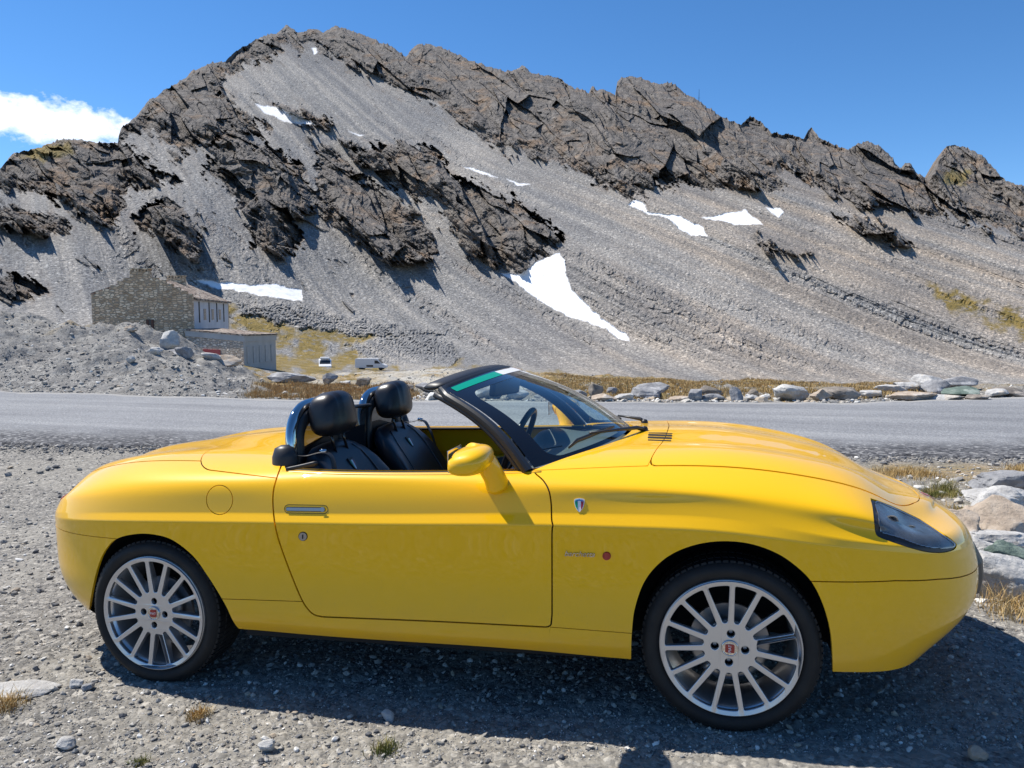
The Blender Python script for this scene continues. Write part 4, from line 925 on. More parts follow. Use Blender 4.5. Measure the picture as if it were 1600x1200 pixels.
PYC = [(-2600, 440), (-700, 470), (-200, 488), (0, 497), (100, 504), (200, 514), (270, 529), (330, 557), (400, 586), (445, 592), (500, 588), (560, 585), (640, 582), (700, 578), (860, 584), (1000, 594), (1200, 601), (1400, 606), (1600, 603), (2400, 585), (4200, 560)]
DC = [(-2600, 22), (0, 23), (250, 22), (400, 24), (500, 32), (860, 34), (1300, 26), (1600, 24), (4200, 24)]
def ground_z(x, y):
    lat, f = to_pd(x, y); f_ = np.maximum(f, .3); px = 800+FPX*lat/f_*1.0   # small-pitch approximation is good enough for columns
    px = np.clip(px, -2600, 4200)
    zp = -(nC[0]*x+nC[1]*y)/nC[2]; zp = np.clip(zp, -.5, .5)
    dn = edge_d(PYN, px); df = edge_d(PYF, px); dc = itp(px, DC)
    t = np.clip((f-5.4)/(dn-5.4+1e-6), 0, 1); t = t*t*(3-2*t)
    z = zp*(1-t)+(ROADZ-.02)*t
    z = np.where(f < 0, zp, z)
    # beyond the road: rise to the bank crest, then fall into the valley
    zc = CZ+dc*rz(itp(px, PYC)); s = np.clip((f-df-.3)/(dc-df), 0, 1)
    bank = itp(px, [(380, 1.0), (470, 0.0)])
    prof = s**(.80*bank+1.0*(1-bank)); prof = np.where(s > .75, prof-(s-.75)**2*.5*bank, prof)
    zb = (ROADZ-.02)+(zc-ROADZ)*prof
    z = np.where(f > df, zb, z)
    o = np.clip(f-dc, 0, None); z = np.where(f > dc, zc-o*.06-np.minimum(o, 45)**1.5*.028, z)
    lump = fbm(x*.55, y*.55, 4, 11)*.16+fbm(x*2.2, y*2.2, 3, 15)*.035
    z = z+lump*np.clip((f-df)/2, 0, 1)*(1+.7*np.clip(bank, 0, 1))
    nearf = np.clip((dn-f)/1.0, 0, 1)*np.where(f < dn, 1, 0)
    # small scale unevenness of the lay-by
    z = z+nearf*(fbm(x*3.1, y*3.1, 3, 31)*.006+fbm(x*.8, y*.8, 2, 35)*.010-.004)
    # the verge right of the car rises into a low stony edge
    lx = np.clip((lat-3.35)/1.2, 0, 1)*np.clip((9-f)/2, 0, 1)*np.clip((f-2.5)/1.5, 0, 1); z = z+.05*lx
    return z
def tube_mesh(): pass
# ---- ground sheet: polar fan round the camera, far enough to run under the mountain
def attr(o, name, v):
    a = o.data.attributes.new(name, 'FLOAT', 'POINT'); a.data.foreach_set('value', np.asarray(v, np.float32))
def grid_faces(nr, nc, wrap=False):
    i = np.arange(nr*nc).reshape(nr, nc)
    return np.stack([i[:-1, :-1], i[:-1, 1:], i[1:, 1:], i[1:, :-1]], -1).reshape(-1, 4)
ang = np.concatenate([np.linspace(-178, -48, 60)[:-1], np.linspace(-48, 48, 900), np.linspace(48, 178, 60)[1:]])
rad = np.concatenate([[.05, .3, .6, .9], np.exp(np.linspace(math.log(1.2), math.log(9), 330)), np.exp(np.linspace(math.log(9), math.log(36), 300))[1:], np.exp(np.linspace(math.log(36), math.log(90), 40))[1:]])
AA, RR_ = np.meshgrid(np.radians(ang), rad)
gx = CAM[0]+RR_*(np.cos(AA)*fwd[0]+np.sin(AA)*rgt[0]); gy = CAM[1]+RR_*(np.cos(AA)*fwd[1]+np.sin(AA)*rgt[1])
gz_ = ground_z(gx, gy)
lat_, f_ = to_pd(gx, gy); pxg = np.clip(800+FPX*lat_/np.maximum(f_, .3), -2600, 4200)
dn_, df_ = edge_d(PYN, pxg), edge_d(PYF, pxg)
dist = RR_
# stone-scale relief where it can be seen: crisp little facets
mn = (np.abs(AA) < math.radians(50))
def stones(x, y, s, seed):                              # cellular relief
    X, Y = x*s, y*s; ix, iy = np.floor(X).astype(np.int64), np.floor(Y).astype(np.int64); best = np.full(X.shape, 9.); bid = np.zeros(X.shape)
    for a in (-1, 0, 1):
        for b in (-1, 0, 1):
            h1 = _h(ix+a, iy+b, seed)/2147483647.; h2 = _h(ix+a, iy+b, seed+77)/2147483647.
            d = (X-(ix+a+h1))**2+(Y-(iy+b+h2))**2; m_ = d < best; best = np.where(m_, d, best); bid = np.where(m_, _h(ix+a, iy+b, seed+5)/2147483647., bid)
    return np.sqrt(best), bid
def slabs(x, y, s, seed, tilt=1.0):                     # broken rock: every cell is a tilted plane of its own
    X, Y = x*s, y*s; ix, iy = np.floor(X).astype(np.int64), np.floor(Y).astype(np.int64); best = np.full(X.shape, 9.); out_ = np.zeros(X.shape)
    for a in (-1, 0, 1):
        for b in (-1, 0, 1):
            H = [_h(ix+a, iy+b, seed+q*31)/2147483647. for q in range(5)]
            ddx, ddy = X-(ix+a+H[0]), Y-(iy+b+H[1]); d = ddx**2+ddy**2; m_ = d < best; best = np.where(m_, d, best)
            out_ = np.where(m_, H[2]-.5+tilt*((H[3]-.5)*ddx+(H[4]-.35)*ddy), out_)
    return out_/s
near = mn & (RR_ < 12) & (f_ < dn_)
idx_n = np.where(near)
d1, b1 = stones(gx[idx_n], gy[idx_n], 38, 1); d2, b2 = stones(gx[idx_n], gy[idx_n], 17, 2)
fade = np.clip((12-RR_[idx_n])/6, 0, 1)
gz_[idx_n] += fade*((np.clip(.5-d1, 0, .5)*.011*(b1 > .25))+(np.clip(.45-d2, 0, .5)*.018*(b2 > .80)))
farb = mn & (f_ > df_) & (RR_ < 45); idf = np.where(farb)
d3, b3 = stones(gx[idf], gy[idf], 4.5, 3); d4, b4 = stones(gx[idf], gy[idf], 1.7, 4)
gz_[idf] += np.clip(.5-d3, 0, .5)*.05*(b3 > .35)+np.clip(.5-d4, 0, .5)*.07*(b4 > .85)
GV = np.stack([gx, gy, gz_], -1).reshape(-1, 3)
gf = grid_faces(len(rad), len(ang))
def gmask_grass(px, f, x, y):                            # dry grass cover
    n = fbm(x*.5, y*.5, 4, 51)
    dfar = edge_d(PYF, px); py = itp(px, PYF)
    a = np.zeros_like(px)
    band = itp(px, [(380, 0), (415, 1), (600, .9), (660, .35), (820, .3), (900, .7), (1300, .8), (1420, .5), (1600, .35), (4200, .5)])
    a = np.where(f > dfar+.4, np.clip(band*1.0+n*.85-.35, 0, 1), 0)
    far2 = itp(px, [(700, 0), (860, 1), (1250, 1), (1330, .3), (4200, .3)])
    a = np.where(f > 22, np.maximum(a, far2*np.clip(1.1+n, 0, 1)), a)
    a = np.where((px < 395), np.clip(n*1.2-.85, 0, 1), a)
    rightv = np.clip((px-1330)/80, 0, 1)*np.clip((f-5.0)/.8, 0, 1)*np.clip((edge_d(PYN, px)-.3-f)/.6, 0, 1)
    a = np.where(f < edge_d(PYN, px), np.clip(rightv*(n*1.3+.30), 0, 1), a)
    return a
grs = gmask_grass(pxg, f_, gx, gy)

def land_mat(name, kind):
    m_ = bpy.data.materials.new(name); m_.use_nodes = True; n = m_.node_tree.nodes; l = m_.node_tree.links; b = n['Principled BSDF']
    b.inputs['Roughness'].default_value = .95; b.inputs['Specular IOR Level'].default_value = .2
    g = n.new('ShaderNodeNewGeometry')
    def noise(scale, detail=6, rough=.6, vec=None):
        z = n.new('ShaderNodeTexNoise'); z.inputs['Scale'].default_value = scale; z.inputs['Detail'].default_value = detail; z.inputs['Roughness'].default_value = rough
        l.new(vec or g.outputs['Position'], z.inputs['Vector']); return z.outputs[0]
    def vor(scale, feat='F1', out='Distance', rnd=1.0, vec=None):
        z = n.new('ShaderNodeTexVoronoi'); z.feature = feat; z.inputs['Scale'].default_value = scale; z.inputs['Randomness'].default_value = rnd
        l.new(vec or g.outputs['Position'], z.inputs['Vector']); return z.outputs[out]
    def ramp(fac, els):
        r = n.new('ShaderNodeValToRGB'); e = r.color_ramp.elements
        while len(e) < len(els): e.new(.5)
        for q, (p, c) in zip(e, els): q.position = p; q.color = (*c, 1) if len(c) == 3 else c
        l.new(fac, r.inputs[0]); return r.outputs[0]
    def mix(f, a, b_, mode='MIX'):
        x = n.new('ShaderNodeMix'); x.data_type = 'RGBA'; x.blend_type = mode
        if isinstance(f, (int, float)): x.inputs['Factor'].default_value = f
        else: l.new(f, x.inputs['Factor'])
        for s_, v in (('A', a), ('B', b_)):
            if isinstance(v, tuple): x.inputs[s_].default_value = (*v, 1)
            else: l.new(v, x.inputs[s_])
        return x.outputs['Result']
    def at(nm):
        a = n.new('ShaderNodeAttribute'); a.attribute_name = nm; return a.outputs['Fac']
    def mt(op, a, b_=None, clamp=False):
        x = n.new('ShaderNodeMath'); x.operation = op; x.use_clamp = clamp
        for i, v in enumerate((a, b_)):
            if v is None: continue
            if isinstance(v, (int, float)): x.inputs[i].default_value = v
            else: l.new(v, x.inputs[i])
        return x.outputs[0]
    def sep(c):
        s_ = n.new('ShaderNodeSeparateColor'); l.new(c, s_.inputs[0]); return s_.outputs[0]
    def bump(h, strength, dist, prev=None):
        x = n.new('ShaderNodeBump'); x.inputs['Strength'].default_value = strength; x.inputs['Distance'].default_value = dist; l.new(h, x.inputs['Height'])
        if prev: l.new(prev, x.inputs['Normal'])
        return x.outputs[0]
    return m_, n, l, b, g, noise, vor, ramp, mix, at, mt, sep, bump
# gravel ground
M_GR, n, l, b, g, noise, vor, ramp, mix, at, mt, sep, bump = land_mat('gravel_ground', 0)
cell = sep(vor(42, out='Color')); cellb = sep(vor(15, out='Color')); cellc = sep(vor(90, out='Color'))
dust = ramp(noise(1.1, 7), [(.30, (.15, .144, .133)), (.52, (.22, .211, .194)), (.72, (.285, .273, .25))])
st1 = ramp(cell, [(0, (.065, .065, .067)), (.3, (.16, .157, .152)), (.62, (.265, .256, .24)), (.86, (.36, .347, .32)), (1, (.56, .54, .50))])
st2 = ramp(cellb, [(0, (.08, .08, .085)), (.5, (.20, .197, .187)), (.9, (.32, .31, .285)), (1, (.50, .485, .45))])
st3 = ramp(cellc, [(0, (.08, .08, .08)), (.6, (.20, .195, .185)), (1, (.40, .385, .36))])
base = mix(mt('GREATER_THAN', noise(26, 2), .44), dust, st1); base = mix(.35, base, st3); base = mix(mt('MULTIPLY', mt('GREATER_THAN', noise(7, 3), .60), .75), base, st2)
base = mix(mt('MULTIPLY', mt('GREATER_THAN', noise(.55, 4, .55), .56), .25), base, (.36, .345, .31))
base = mix(1.0, base, (.95, .925, .88), 'MULTIPLY')
base = mix(at('bank'), base, mix(.5, base, ramp(sep(vor(7, out='Color')), [(0, (.12, .12, .125)), (.45, (.20, .20, .20)), (.8, (.27, .265, .255)), (1, (.44, .43, .40))])))
base = mix(mt('MULTIPLY', at('pale'), .65), base, mix(noise(5, 5), (.40, .375, .32), (.60, .57, .50)))
gcol = ramp(noise(3.5, 6), [(.30, (.10, .095, .035)), (.50, (.235, .165, .065)), (.66, (.33, .225, .10)), (.80, (.38, .31, .17))])
base = mix(mt('MULTIPLY', at('grass'), mt('ADD', mt('GREATER_THAN', noise(9, 4), .40), .45, clamp=True), clamp=True), base, gcol)
l.new(base, b.inputs['Base Color'])
hh = mt('ADD', mt('MULTIPLY', mt('SUBTRACT', 1.0, vor(42)), .5), mt('MULTIPLY', noise(60, 5), .6))
nb1 = bump(hh, .8, .012); nb1 = bump(mt('SUBTRACT', 1.0, vor(15)), .5, .02, nb1); l.new(nb1, b.inputs['Normal'])
ground = mk('ground', GV, gf, M_GR, smooth=True); setp(ground, kind='structure')
attr(ground, 'grass', grs.ravel())
attr(ground, 'bank', (np.clip((f_-df_)/.5, 0, 1)*np.clip((400-pxg)/20, 0, 1)).ravel())
pale = np.clip((pxg-420)/40, 0, 1)*np.clip((930-pxg)/60+.35, .0, 1)*np.clip((f_-df_-1.5)/3, 0, 1); attr(ground, 'pale', pale.ravel())

# ---- road: asphalt sheet with a broken near edge
pxs = np.linspace(-2600, 4200, 1500); dn = edge_d(PYN, pxs); df = edge_d(PYF, pxs)
wn = world(pxs, dn, np.full_like(pxs, ROADZ)); wf_ = world(pxs, df, np.full_like(pxs, ROADZ))
jn = fbm(wn[:, 0]*1.3, wn[:, 1]*1.3, 5, 61)*.16; jf = fbm(wf_[:, 0]*1.3, wf_[:, 1]*1.3, 5, 63)*.14
nt_r = 44; rows = []; mud = []
for k in range(nt_r+3):
    t = np.clip((k-1)/(nt_r), 0, 1); d = (dn+jn)*(1-t)+(df+jf)*t; crown = .05*math.sin(math.pi*t)
    z = np.full_like(pxs, ROADZ+.012)+crown
    if k == 0: z = z-.05; d = d-.03
    if k == nt_r+2: z = z-.06; d = d+.03
    P_ = world(pxs, d, z); P_[:, 2] += fbm(P_[:, 0]*.7, P_[:, 1]*.7, 2, 66)*.006; rows.append(P_); mud.append(np.full_like(pxs, t))
RV_ = np.stack(rows).reshape(-1, 3)
M_RD, n, l, b, g, noise, vor, ramp, mix, at, mt, sep, bump = land_mat('worn_asphalt', 0)
b.inputs['Roughness'].default_value = .85
chip = ramp(sep(vor(65, out='Color')), [(0, (.12, .123, .13)), (.5, (.215, .22, .228)), (.9, (.30, .305, .31)), (1, (.42, .42, .42))])
big = ramp(noise(.35, 6, .55), [(.32, (.19, .195, .205)), (.55, (.245, .25, .258)), (.75, (.285, .288, .29))])
base = mix(.55, big, chip)
edge = mt('MULTIPLY', mt('SUBTRACT', 1.0, at('across')), mt('ADD', .86, mt('MULTIPLY', noise(.9, 4), .26)))
dk = ramp(edge, [(.80, (0, 0, 0)), (.93, (1, 1, 1))])
rubble = ramp(sep(vor(28, out='Color')), [(0, (.035, .036, .04)), (.6, (.10, .10, .105)), (.92, (.20, .20, .20)), (1, (.36, .35, .34))])
base = mix(sep(dk), base, rubble)
mpr = n.new('ShaderNodeMapping'); mpr.inputs['Rotation'].default_value = (0, 0, math.radians(13.65)); mpr.inputs['Scale'].default_value = (.10, 1.6, 1); l.new(g.outputs['Position'], mpr.inputs[0])
trk = ramp(noise(1.0, 6, .6, mpr.outputs[0]), [(.36, (.80, .80, .81)), (.50, (1, 1, 1)), (.64, (1.16, 1.15, 1.13))]); base = mix(.9, base, trk, 'MULTIPLY')
base = mix(mt('MULTIPLY', mt('GREATER_THAN', mt('ADD', at('across'), mt('MULTIPLY', noise(1.2, 5), .12)), 1.0), .7), base, (.33, .32, .30))
l.new(base, b.inputs['Base Color'])
nb1 = bump(noise(70, 4), .5, .008); nb2 = bump(vor(28), .6, .012, nb1); l.new(nb2, b.inputs['Normal'])
road = mk('road', RV_, grid_faces(nt_r+3, len(pxs)), M_RD); setp(road, kind='structure'); attr(road, 'across', np.stack(mud).ravel())

# ---- mountain and valley floor
RIDGE = [(-900, 420), (-500, 380), (-250, 330), (-80, 290), (0, 264), (20, 240), (60, 231), (100, 217), (130, 219), (160, 224), (185, 223), (183, 218), (190, 200), (212, 182), (232, 158), (262, 138), (290, 122), (300, 112), (330, 98), (352, 97), (368, 80), (400, 62), (415, 55), (432, 53), (447, 39), (462, 48), (474, 50), (490, 45), (505, 50), (518, 43), (535, 43), (560, 52), (600, 68), (618, 77), (634, 88), (640, 80), (652, 70), (668, 68), (690, 74), (715, 86), (742, 97), (765, 105), (790, 111), (806, 110), (816, 102), (830, 114), (848, 116), (872, 122), (898, 138), (920, 144), (926, 134), (932, 141), (945, 140), (956, 147), (962, 150), (964, 128), (972, 120), (1000, 121), (1026, 131), (1050, 130), (1068, 144), (1090, 156), (1110, 172), (1130, 184), (1158, 194), (1168, 186), (1178, 183), (1190, 192), (1205, 208), (1238, 211), (1256, 216), (1262, 205), (1269, 200), (1278, 213), (1300, 226), (1326, 235), (1340, 224), (1362, 222), (1380, 232), (1398, 254), (1410, 265), (1415, 256), (1421, 254), (1430, 268), (1444, 276), (1452, 281), (1462, 262), (1470, 240), (1484, 227), (1504, 229), (1524, 237), (1540, 248), (1556, 266), (1572, 284), (1590, 288), (1600, 292), (1700, 330), (1850, 380), (2200, 430), (2600, 470)]
NC = 1500
cpx = np.concatenate([np.linspace(-900, -60, 180)[:-1], np.linspace(-60, 1660, NC), np.linspace(1660, 2600, 190)[1:]]); NCt = len(cpx)
rpy0 = itp(cpx, RIDGE); kk = np.ones(61)/61.; rsm = np.convolve(np.pad(rpy0, 30, mode='edge'), kk, 'valid')
rpy = itp(cpx, RIDGE)+(fbm(cpx/14., cpx*0, 4, 71, .6)*2.6-np.clip(ridged(cpx/9., cpx*0+3.3, 2, 73)-.9, 0, 1)*4.5)*np.clip((cpx-0)/30+.2, .2, 1)
def itps(x, pts):                                       # the same table with its corners rounded off
    gx0 = np.arange(-1400, 3100, 10.); t_ = itp(gx0, pts); k_ = np.exp(-.5*(np.arange(-30, 31)/11.)**2); k_ /= k_.sum()
    return np.interp(x, gx0, np.convolve(np.pad(t_, 30, mode='edge'), k_, 'valid'))
def prof_z(px, D):                                     # height of the smooth slope at column px, depth D
    smax = itps(px, [(-900, .45), (0, .50), (450, .66), (800, .62), (1100, .56), (1500, .50), (2600, .45)])
    D0 = itps(px, [(-900, 120), (0, 120), (360, 150), (700, 175), (860, 160), (1200, 150), (2600, 150)])
    zt = itps(px, [(-900, -3), (0, -3), (300, -4), (420, -6.6), (500, -8.7), (860, -9.6), (1200, -12), (2600, -12)])
    z0 = zt+np.clip(D0-D, 0, None)*.035
    e = np.clip(D-D0, 0, None); ramp_ = itps(px, [(-900, 40), (300, 60), (500, 95), (860, 60), (1600, 50)])
    return np.where(D < D0, z0, zt+smax*np.where(e < ramp_, e*e/(2*ramp_)*1.0, e-ramp_*.5))
NRW = 520
MPX = np.zeros((NRW, NCt)); MPY = np.zeros((NRW, NCt)); MD = np.zeros((NRW, NCt)); MZ = np.zeros((NRW, NCt))
Dg = np.concatenate([np.linspace(45, 200, 400), np.linspace(200, 1600, 1800)[1:]])
for j in range(NCt):
    zz = prof_z(cpx[j], Dg); pyD = py_of(zz, Dg)
    # beyond the toe the sight line must climb monotonically
    i0 = int(np.argmax(pyD)); k0 = np.searchsorted(Dg, itps(cpx[j], [(-900, 100), (0, 100), (360, 130), (700, 150), (2600, 130)]))
    pj = pyD[k0:]; mono = np.minimum.accumulate(pj); 
    i_r = np.argmax(mono <= rpy[j]) if (mono <= rpy[j]).any() else len(mono)-1
    Dr = Dg[k0+i_r]
    nlow = 46
    low = np.linspace(48, Dg[k0], nlow)[:-1]
    tt = np.linspace(0, 1, NRW-nlow+1); top_py = rpy[j]; bot_py = mono[0]
    pyr = bot_py+(rsm[j]-bot_py)*tt+(top_py-rsm[j])*tt**14
    Dr_ = np.interp(-pyr, -(mono[:i_r+1]+np.arange(i_r+1)*-1e-6), Dg[k0:k0+i_r+1])
    MD[:, j] = np.concatenate([low, Dr_]); MPX[:, j] = cpx[j]; MPY[:, j] = np.concatenate([py_of(prof_z(cpx[j], low), low), pyr])
hrow = np.arange(NRW)[:, None]/NRW
WX = MPX*.27; WY = -MPY*.27; SX_ = MPX*MD/FPX; SY_ = -MPY*MD/FPX; skx = SX_*.80-SY_*.60; sky_ = SX_*.60+SY_*.80                         # metric coordinates on the face
# natural edges for the traced outlines
wx = MPX+fbm(MPX/22, MPY/22, 4, 81, .6)*7; wy = MPY+fbm(MPX/22, MPY/22, 4, 91, .6)*6
def maskof(polys, soft, warp=1.0, thr=0):
    m_ = np.full(MPX.shape, -99.)
    for pl in polys:
        pl = np.array(pl, float); lo_, hi_ = pl.min(0)-30, pl.max(0)+30
        sel = (wx > lo_[0]) & (wx < hi_[0]) & (wy > lo_[1]) & (wy < hi_[1])
        X = (MPX+(wx-MPX)*warp)[sel]; Y = (MPY+(wy-MPY)*warp)[sel]
        m_[sel] = np.maximum(m_[sel], polydist(np.stack([X, Y], 1), pl))
    return m_
CR = [
 [(430, 20), (475, 30), (525, 30), (600, 50), (650, 55), (790, 95), (900, 125), (965, 100), (1060, 110), (1180, 165), (1270, 180), (1360, 205), (1420, 235), (1460, 300), (1480, 343), (1440, 338), (1400, 325), (1340, 322), (1310, 308), (1262, 280), (1235, 262), (1222, 268), (1225, 303), (1170, 292), (1120, 296), (1060, 290), (1012, 292), (1005, 313), (985, 306), (960, 298), (900, 268), (855, 246), (800, 238), (760, 222), (720, 190), (690, 165), (640, 146), (600, 125), (560, 108), (530, 92), (505, 78), (490, 66), (468, 84), (450, 70)],
 [(170, 230), (180, 190), (230, 140), (300, 95), (370, 65), (440, 30), (462, 60), (440, 75), (420, 92), (385, 100), (345, 128), (350, 150), (378, 178), (425, 200), (408, 214), (360, 206), (330, 222), (300, 236), (262, 226), (232, 202), (205, 212)],
 [(-10, 268), (20, 235), (60, 222), (100, 210), (130, 212), (160, 220), (200, 232), (240, 262), (282, 285), (240, 292), (203, 290), (192, 330), (176, 358), (140, 345), (100, 325), (60, 300), (20, 295), (-10, 290)],
 [(-60, 300), (0, 318), (40, 330), (100, 345), (110, 355), (70, 375), (20, 355), (-60, 345)],
 [(212, 335), (236, 314), (262, 302), (275, 318), (300, 330), (308, 360), (318, 412), (280, 398), (240, 372), (212, 352)],
 [(320, 268), (330, 238), (350, 206), (368, 198), (386, 220), (440, 235), (470, 262), (490, 300), (487, 330), (460, 345), (474, 370), (458, 402), (430, 402), (395, 382), (386, 342), (360, 300), (330, 278)],
 [(485, 218), (515, 232), (545, 262), (580, 285), (620, 303), (652, 332), (682, 370), (684, 395), (650, 407), (612, 410), (560, 382), (512, 343), (490, 312), (494, 262)],
 [(530, 222), (600, 232), (628, 222), (650, 226), (690, 240), (704, 270), (745, 288), (790, 308), (835, 332), (878, 366), (871, 386), (842, 400), (812, 426), (770, 415), (722, 392), (700, 352), (692, 322), (650, 312), (620, 292), (575, 262)],
 [(1440, 270), (1455, 245), (1475, 220), (1520, 222), (1560, 252), (1580, 275), (1700, 310), (1800, 380), (1700, 400), (1600, 364), (1570, 362), (1520, 346), (1480, 327), (1452, 302)],
 [(1310, 332), (1345, 338), (1392, 356), (1428, 386), (1385, 378), (1340, 356)],
 [(1180, 372), (1220, 385), (1262, 400), (1240, 402), (1200, 392)],
 [(-80, 410), (0, 428), (34, 432), (78, 450), (62, 466), (0, 476), (-80, 470)],
 [(430, 168), (470, 170), (520, 190), (500, 200), (460, 186)], [(260, 230), (300, 245), (270, 250)],
]
SN = [
 [(399, 162), (430, 168), (470, 182), (493, 194), (470, 194), (440, 188), (415, 177)],
 [(299, 435), (350, 441), (400, 446), (436, 444), (455, 451), (471, 455), (473, 470), (440, 467), (380, 456), (330, 448)],
 [(778, 428), (800, 429), (818, 426), (836, 410), (855, 401), (873, 396), (881, 405), (886, 430), (893, 452), (910, 468), (922, 480), (938, 495), (955, 508), (975, 518), (984, 532), (965, 530), (945, 513), (915, 503), (880, 490), (850, 474), (818, 452), (800, 438)],
 [(981, 318), (990, 312), (1003, 315), (1012, 331), (1040, 335), (1062, 336), (1078, 346), (1097, 355), (1106, 370), (1080, 367), (1060, 356), (1040, 340), (1010, 333)],
 [(1096, 340), (1130, 335), (1165, 327), (1175, 338), (1193, 350), (1150, 352), (1128, 344)],
 [(1197, 325), (1220, 326), (1226, 333), (1218, 341)],
 [(488, 77), (494, 75), (497, 83), (492, 84)], [(545, 204), (569, 211), (560, 211)], [(720, 258), (745, 265), (778, 277), (750, 272)], [(790, 280), (828, 290), (812, 290)],
]
GRP = [
 [(1448, 442), (1500, 458), (1560, 478), (1700, 500), (1700, 560), (1600, 528), (1540, 507), (1490, 487), (1462, 465)],
 [(355, 478), (420, 490), (500, 500), (570, 512), (640, 520), (705, 545), (720, 572), (860, 584), (980, 600), (1250, 640), (1250, 700), (340, 700), (350, 560)],
 [(1240, 600), (1300, 612), (1430, 598), (1420, 606), (1300, 630), (1240, 640)],
 [(60, 225), (100, 222), (110, 230), (60, 245), (30, 250)],
]
RUB = [[(545, 538), (600, 525), (650, 522), (700, 530), (718, 560), (700, 574), (640, 576), (575, 566)], [(370, 470), (470, 480), (560, 500), (640, 512), (700, 520), (640, 528), (540, 522), (450, 506), (380, 492)]]
mr_ = maskof(CR, 8); ms_n = maskof(SN, 2, .35); mg_ = maskof(GRP, 8, 1.3); mrub = maskof(RUB, 8, 1.0)
ex_ = MPX*math.cos(.72)+MPY*math.sin(.72); ey_ = -MPX*math.sin(.72)+MPY*math.cos(.72)
mrn = mr_+fbm(ex_/46, ey_/10, 5, 83, .6)*10+fbm(MPX/7, MPY/7, 3, 85)*2.5-1; rock = np.clip(mrn/4+.5, 0, 1)
# stray outcrops in the scree
so_ = fbm(WX/14, WY/9, 4, 101); a_ = WX*.80-WY*.0; dipx = WX*math.cos(.72)-WY*math.sin(.72); dipy = WX*math.sin(.72)+WY*math.cos(.72)
o2 = ridged(dipx/30, dipy/7, 4, 105)
stray = np.clip((o2-1.45)*3, 0, 1)*np.clip((so_-.20)*4, 0, 1)*np.clip((520-MPY)/60, 0, 1)*(itp(MPX, [(0, 1), (480, 1), (700, .1), (800, .0), (1600, .0)]))
rock = np.maximum(rock, stray*.9)
snow = np.clip(ms_n/1.6+.5, 0, 1); rock = rock*(1-snow)
rise = np.clip(mrn/26, 0, 1); rise = rise*rise*(3-2*rise)
# relief along the sight line: strata dipping to the lower right, gullies, blocks
wq = fbm(WX/34, WY/34, 3, 111)*9; wr = fbm(WX/11, WY/11, 3, 112)*1.5
strata = ridged((dipx+wr)/30, (dipy+wq+wr)/11, 5, 113, .58)
blocks = ridged(WX/11+fbm(WX/14, WY/14, 3, 117)*.8, WY/9+fbm(WX/10, WY/10, 3, 118)*.7, 6, 119, .62)
facet, fb = stones((WX+wr)*1.0, (WY+wr)*1.0, .16, 21); facet2, fb2 = stones(dipx, dipy*1.7, .42, 22)
fine = ridged((dipx+wr)/3.6, (dipy+wq)/1.9, 3, 123, .6)
gul = fbm((SX_+.35*SY_)/60, (SY_)/160, 3, 127)
scr = fbm(SX_/26, SY_/40, 3, 131)*1.3+fbm(SX_/5, SY_/5, 4, 133, .6)*.42+ridged(SX_/2.1, SY_/2.1, 3, 135, .6)*.09
streak = fbm(skx/46, sky_/6, 3, 139)
bigr = ridged(dipx/62+fbm(WX/40, WY/40, 2, 126)*.4, dipy/17+fbm(WX/30, WY/30, 3, 124)*.55, 3, 125, .55)
dpx = dipx+wr*.8; dpy = dipy+wq*.35+wr*.5
sl = slabs(dpx*.30, dpy*1.1, 1/15., 301, 1.6)*.95+slabs(dpx*.32, dpy*1.1, 1/6.5, 303, 1.8)*.95+slabs(dpx*.40, dpy, 1/2.6, 305, 1.8)*.65+slabs(dpx*.7, dpy, 1/1.1, 307, 1.8)*.4
so2 = 1-.65*np.clip(stray*2, 0, 1)*(mrn < 0)
h = -gul*9.0+rise*5+so2*rock*(bigr*3.5+sl*1.25+strata*.7+blocks*.4+fine*.16-3.4)+(1-rock)*(1-snow)*(scr*1.35+streak*.20+np.clip(fbm(skx/30, sky_/9, 5, 191, .65)*1.1-.10, 0, .6)*(slabs(WX+scr*1.5, WY, 1/3.1, 195, 1.2)*.55+slabs(WX, WY+scr, 1/1.3, 197, 1.2)*.8))
d5, b5 = stones(WX, WY, .42, 8); d6, b6 = stones(WX, WY, .16, 9)
bl = (1-snow)*(1-rock)*(np.clip(.46-d5, 0, .46)*.9*(b5 > .86)+np.clip(.42-d6, 0, .42)*1.0*(b6 > .96))
h = h+bl
lowf = np.clip((MD-150)/40, 0, 1); h = h*(.10+.90*lowf)+(1-lowf)*fbm(WX/8, MD/8, 4, 143)*.4
h = h*np.clip((MPY-rpy[None])/6+.25, .25, 1)
rockrub = np.clip(mrub/6+.4, 0, 1)*(1-snow); h += rockrub*(ridged(WX/1.5, WY/1.2, 3, 151)*.9+1.5)
D2 = MD-h
rays = BW[2][None, None]+BW[0][None, None]*((MPX-800)/FPX)[..., None]+BW[1][None, None]*((600-MPY)/FPX)[..., None]
MP = CAM+rays*D2[..., None]
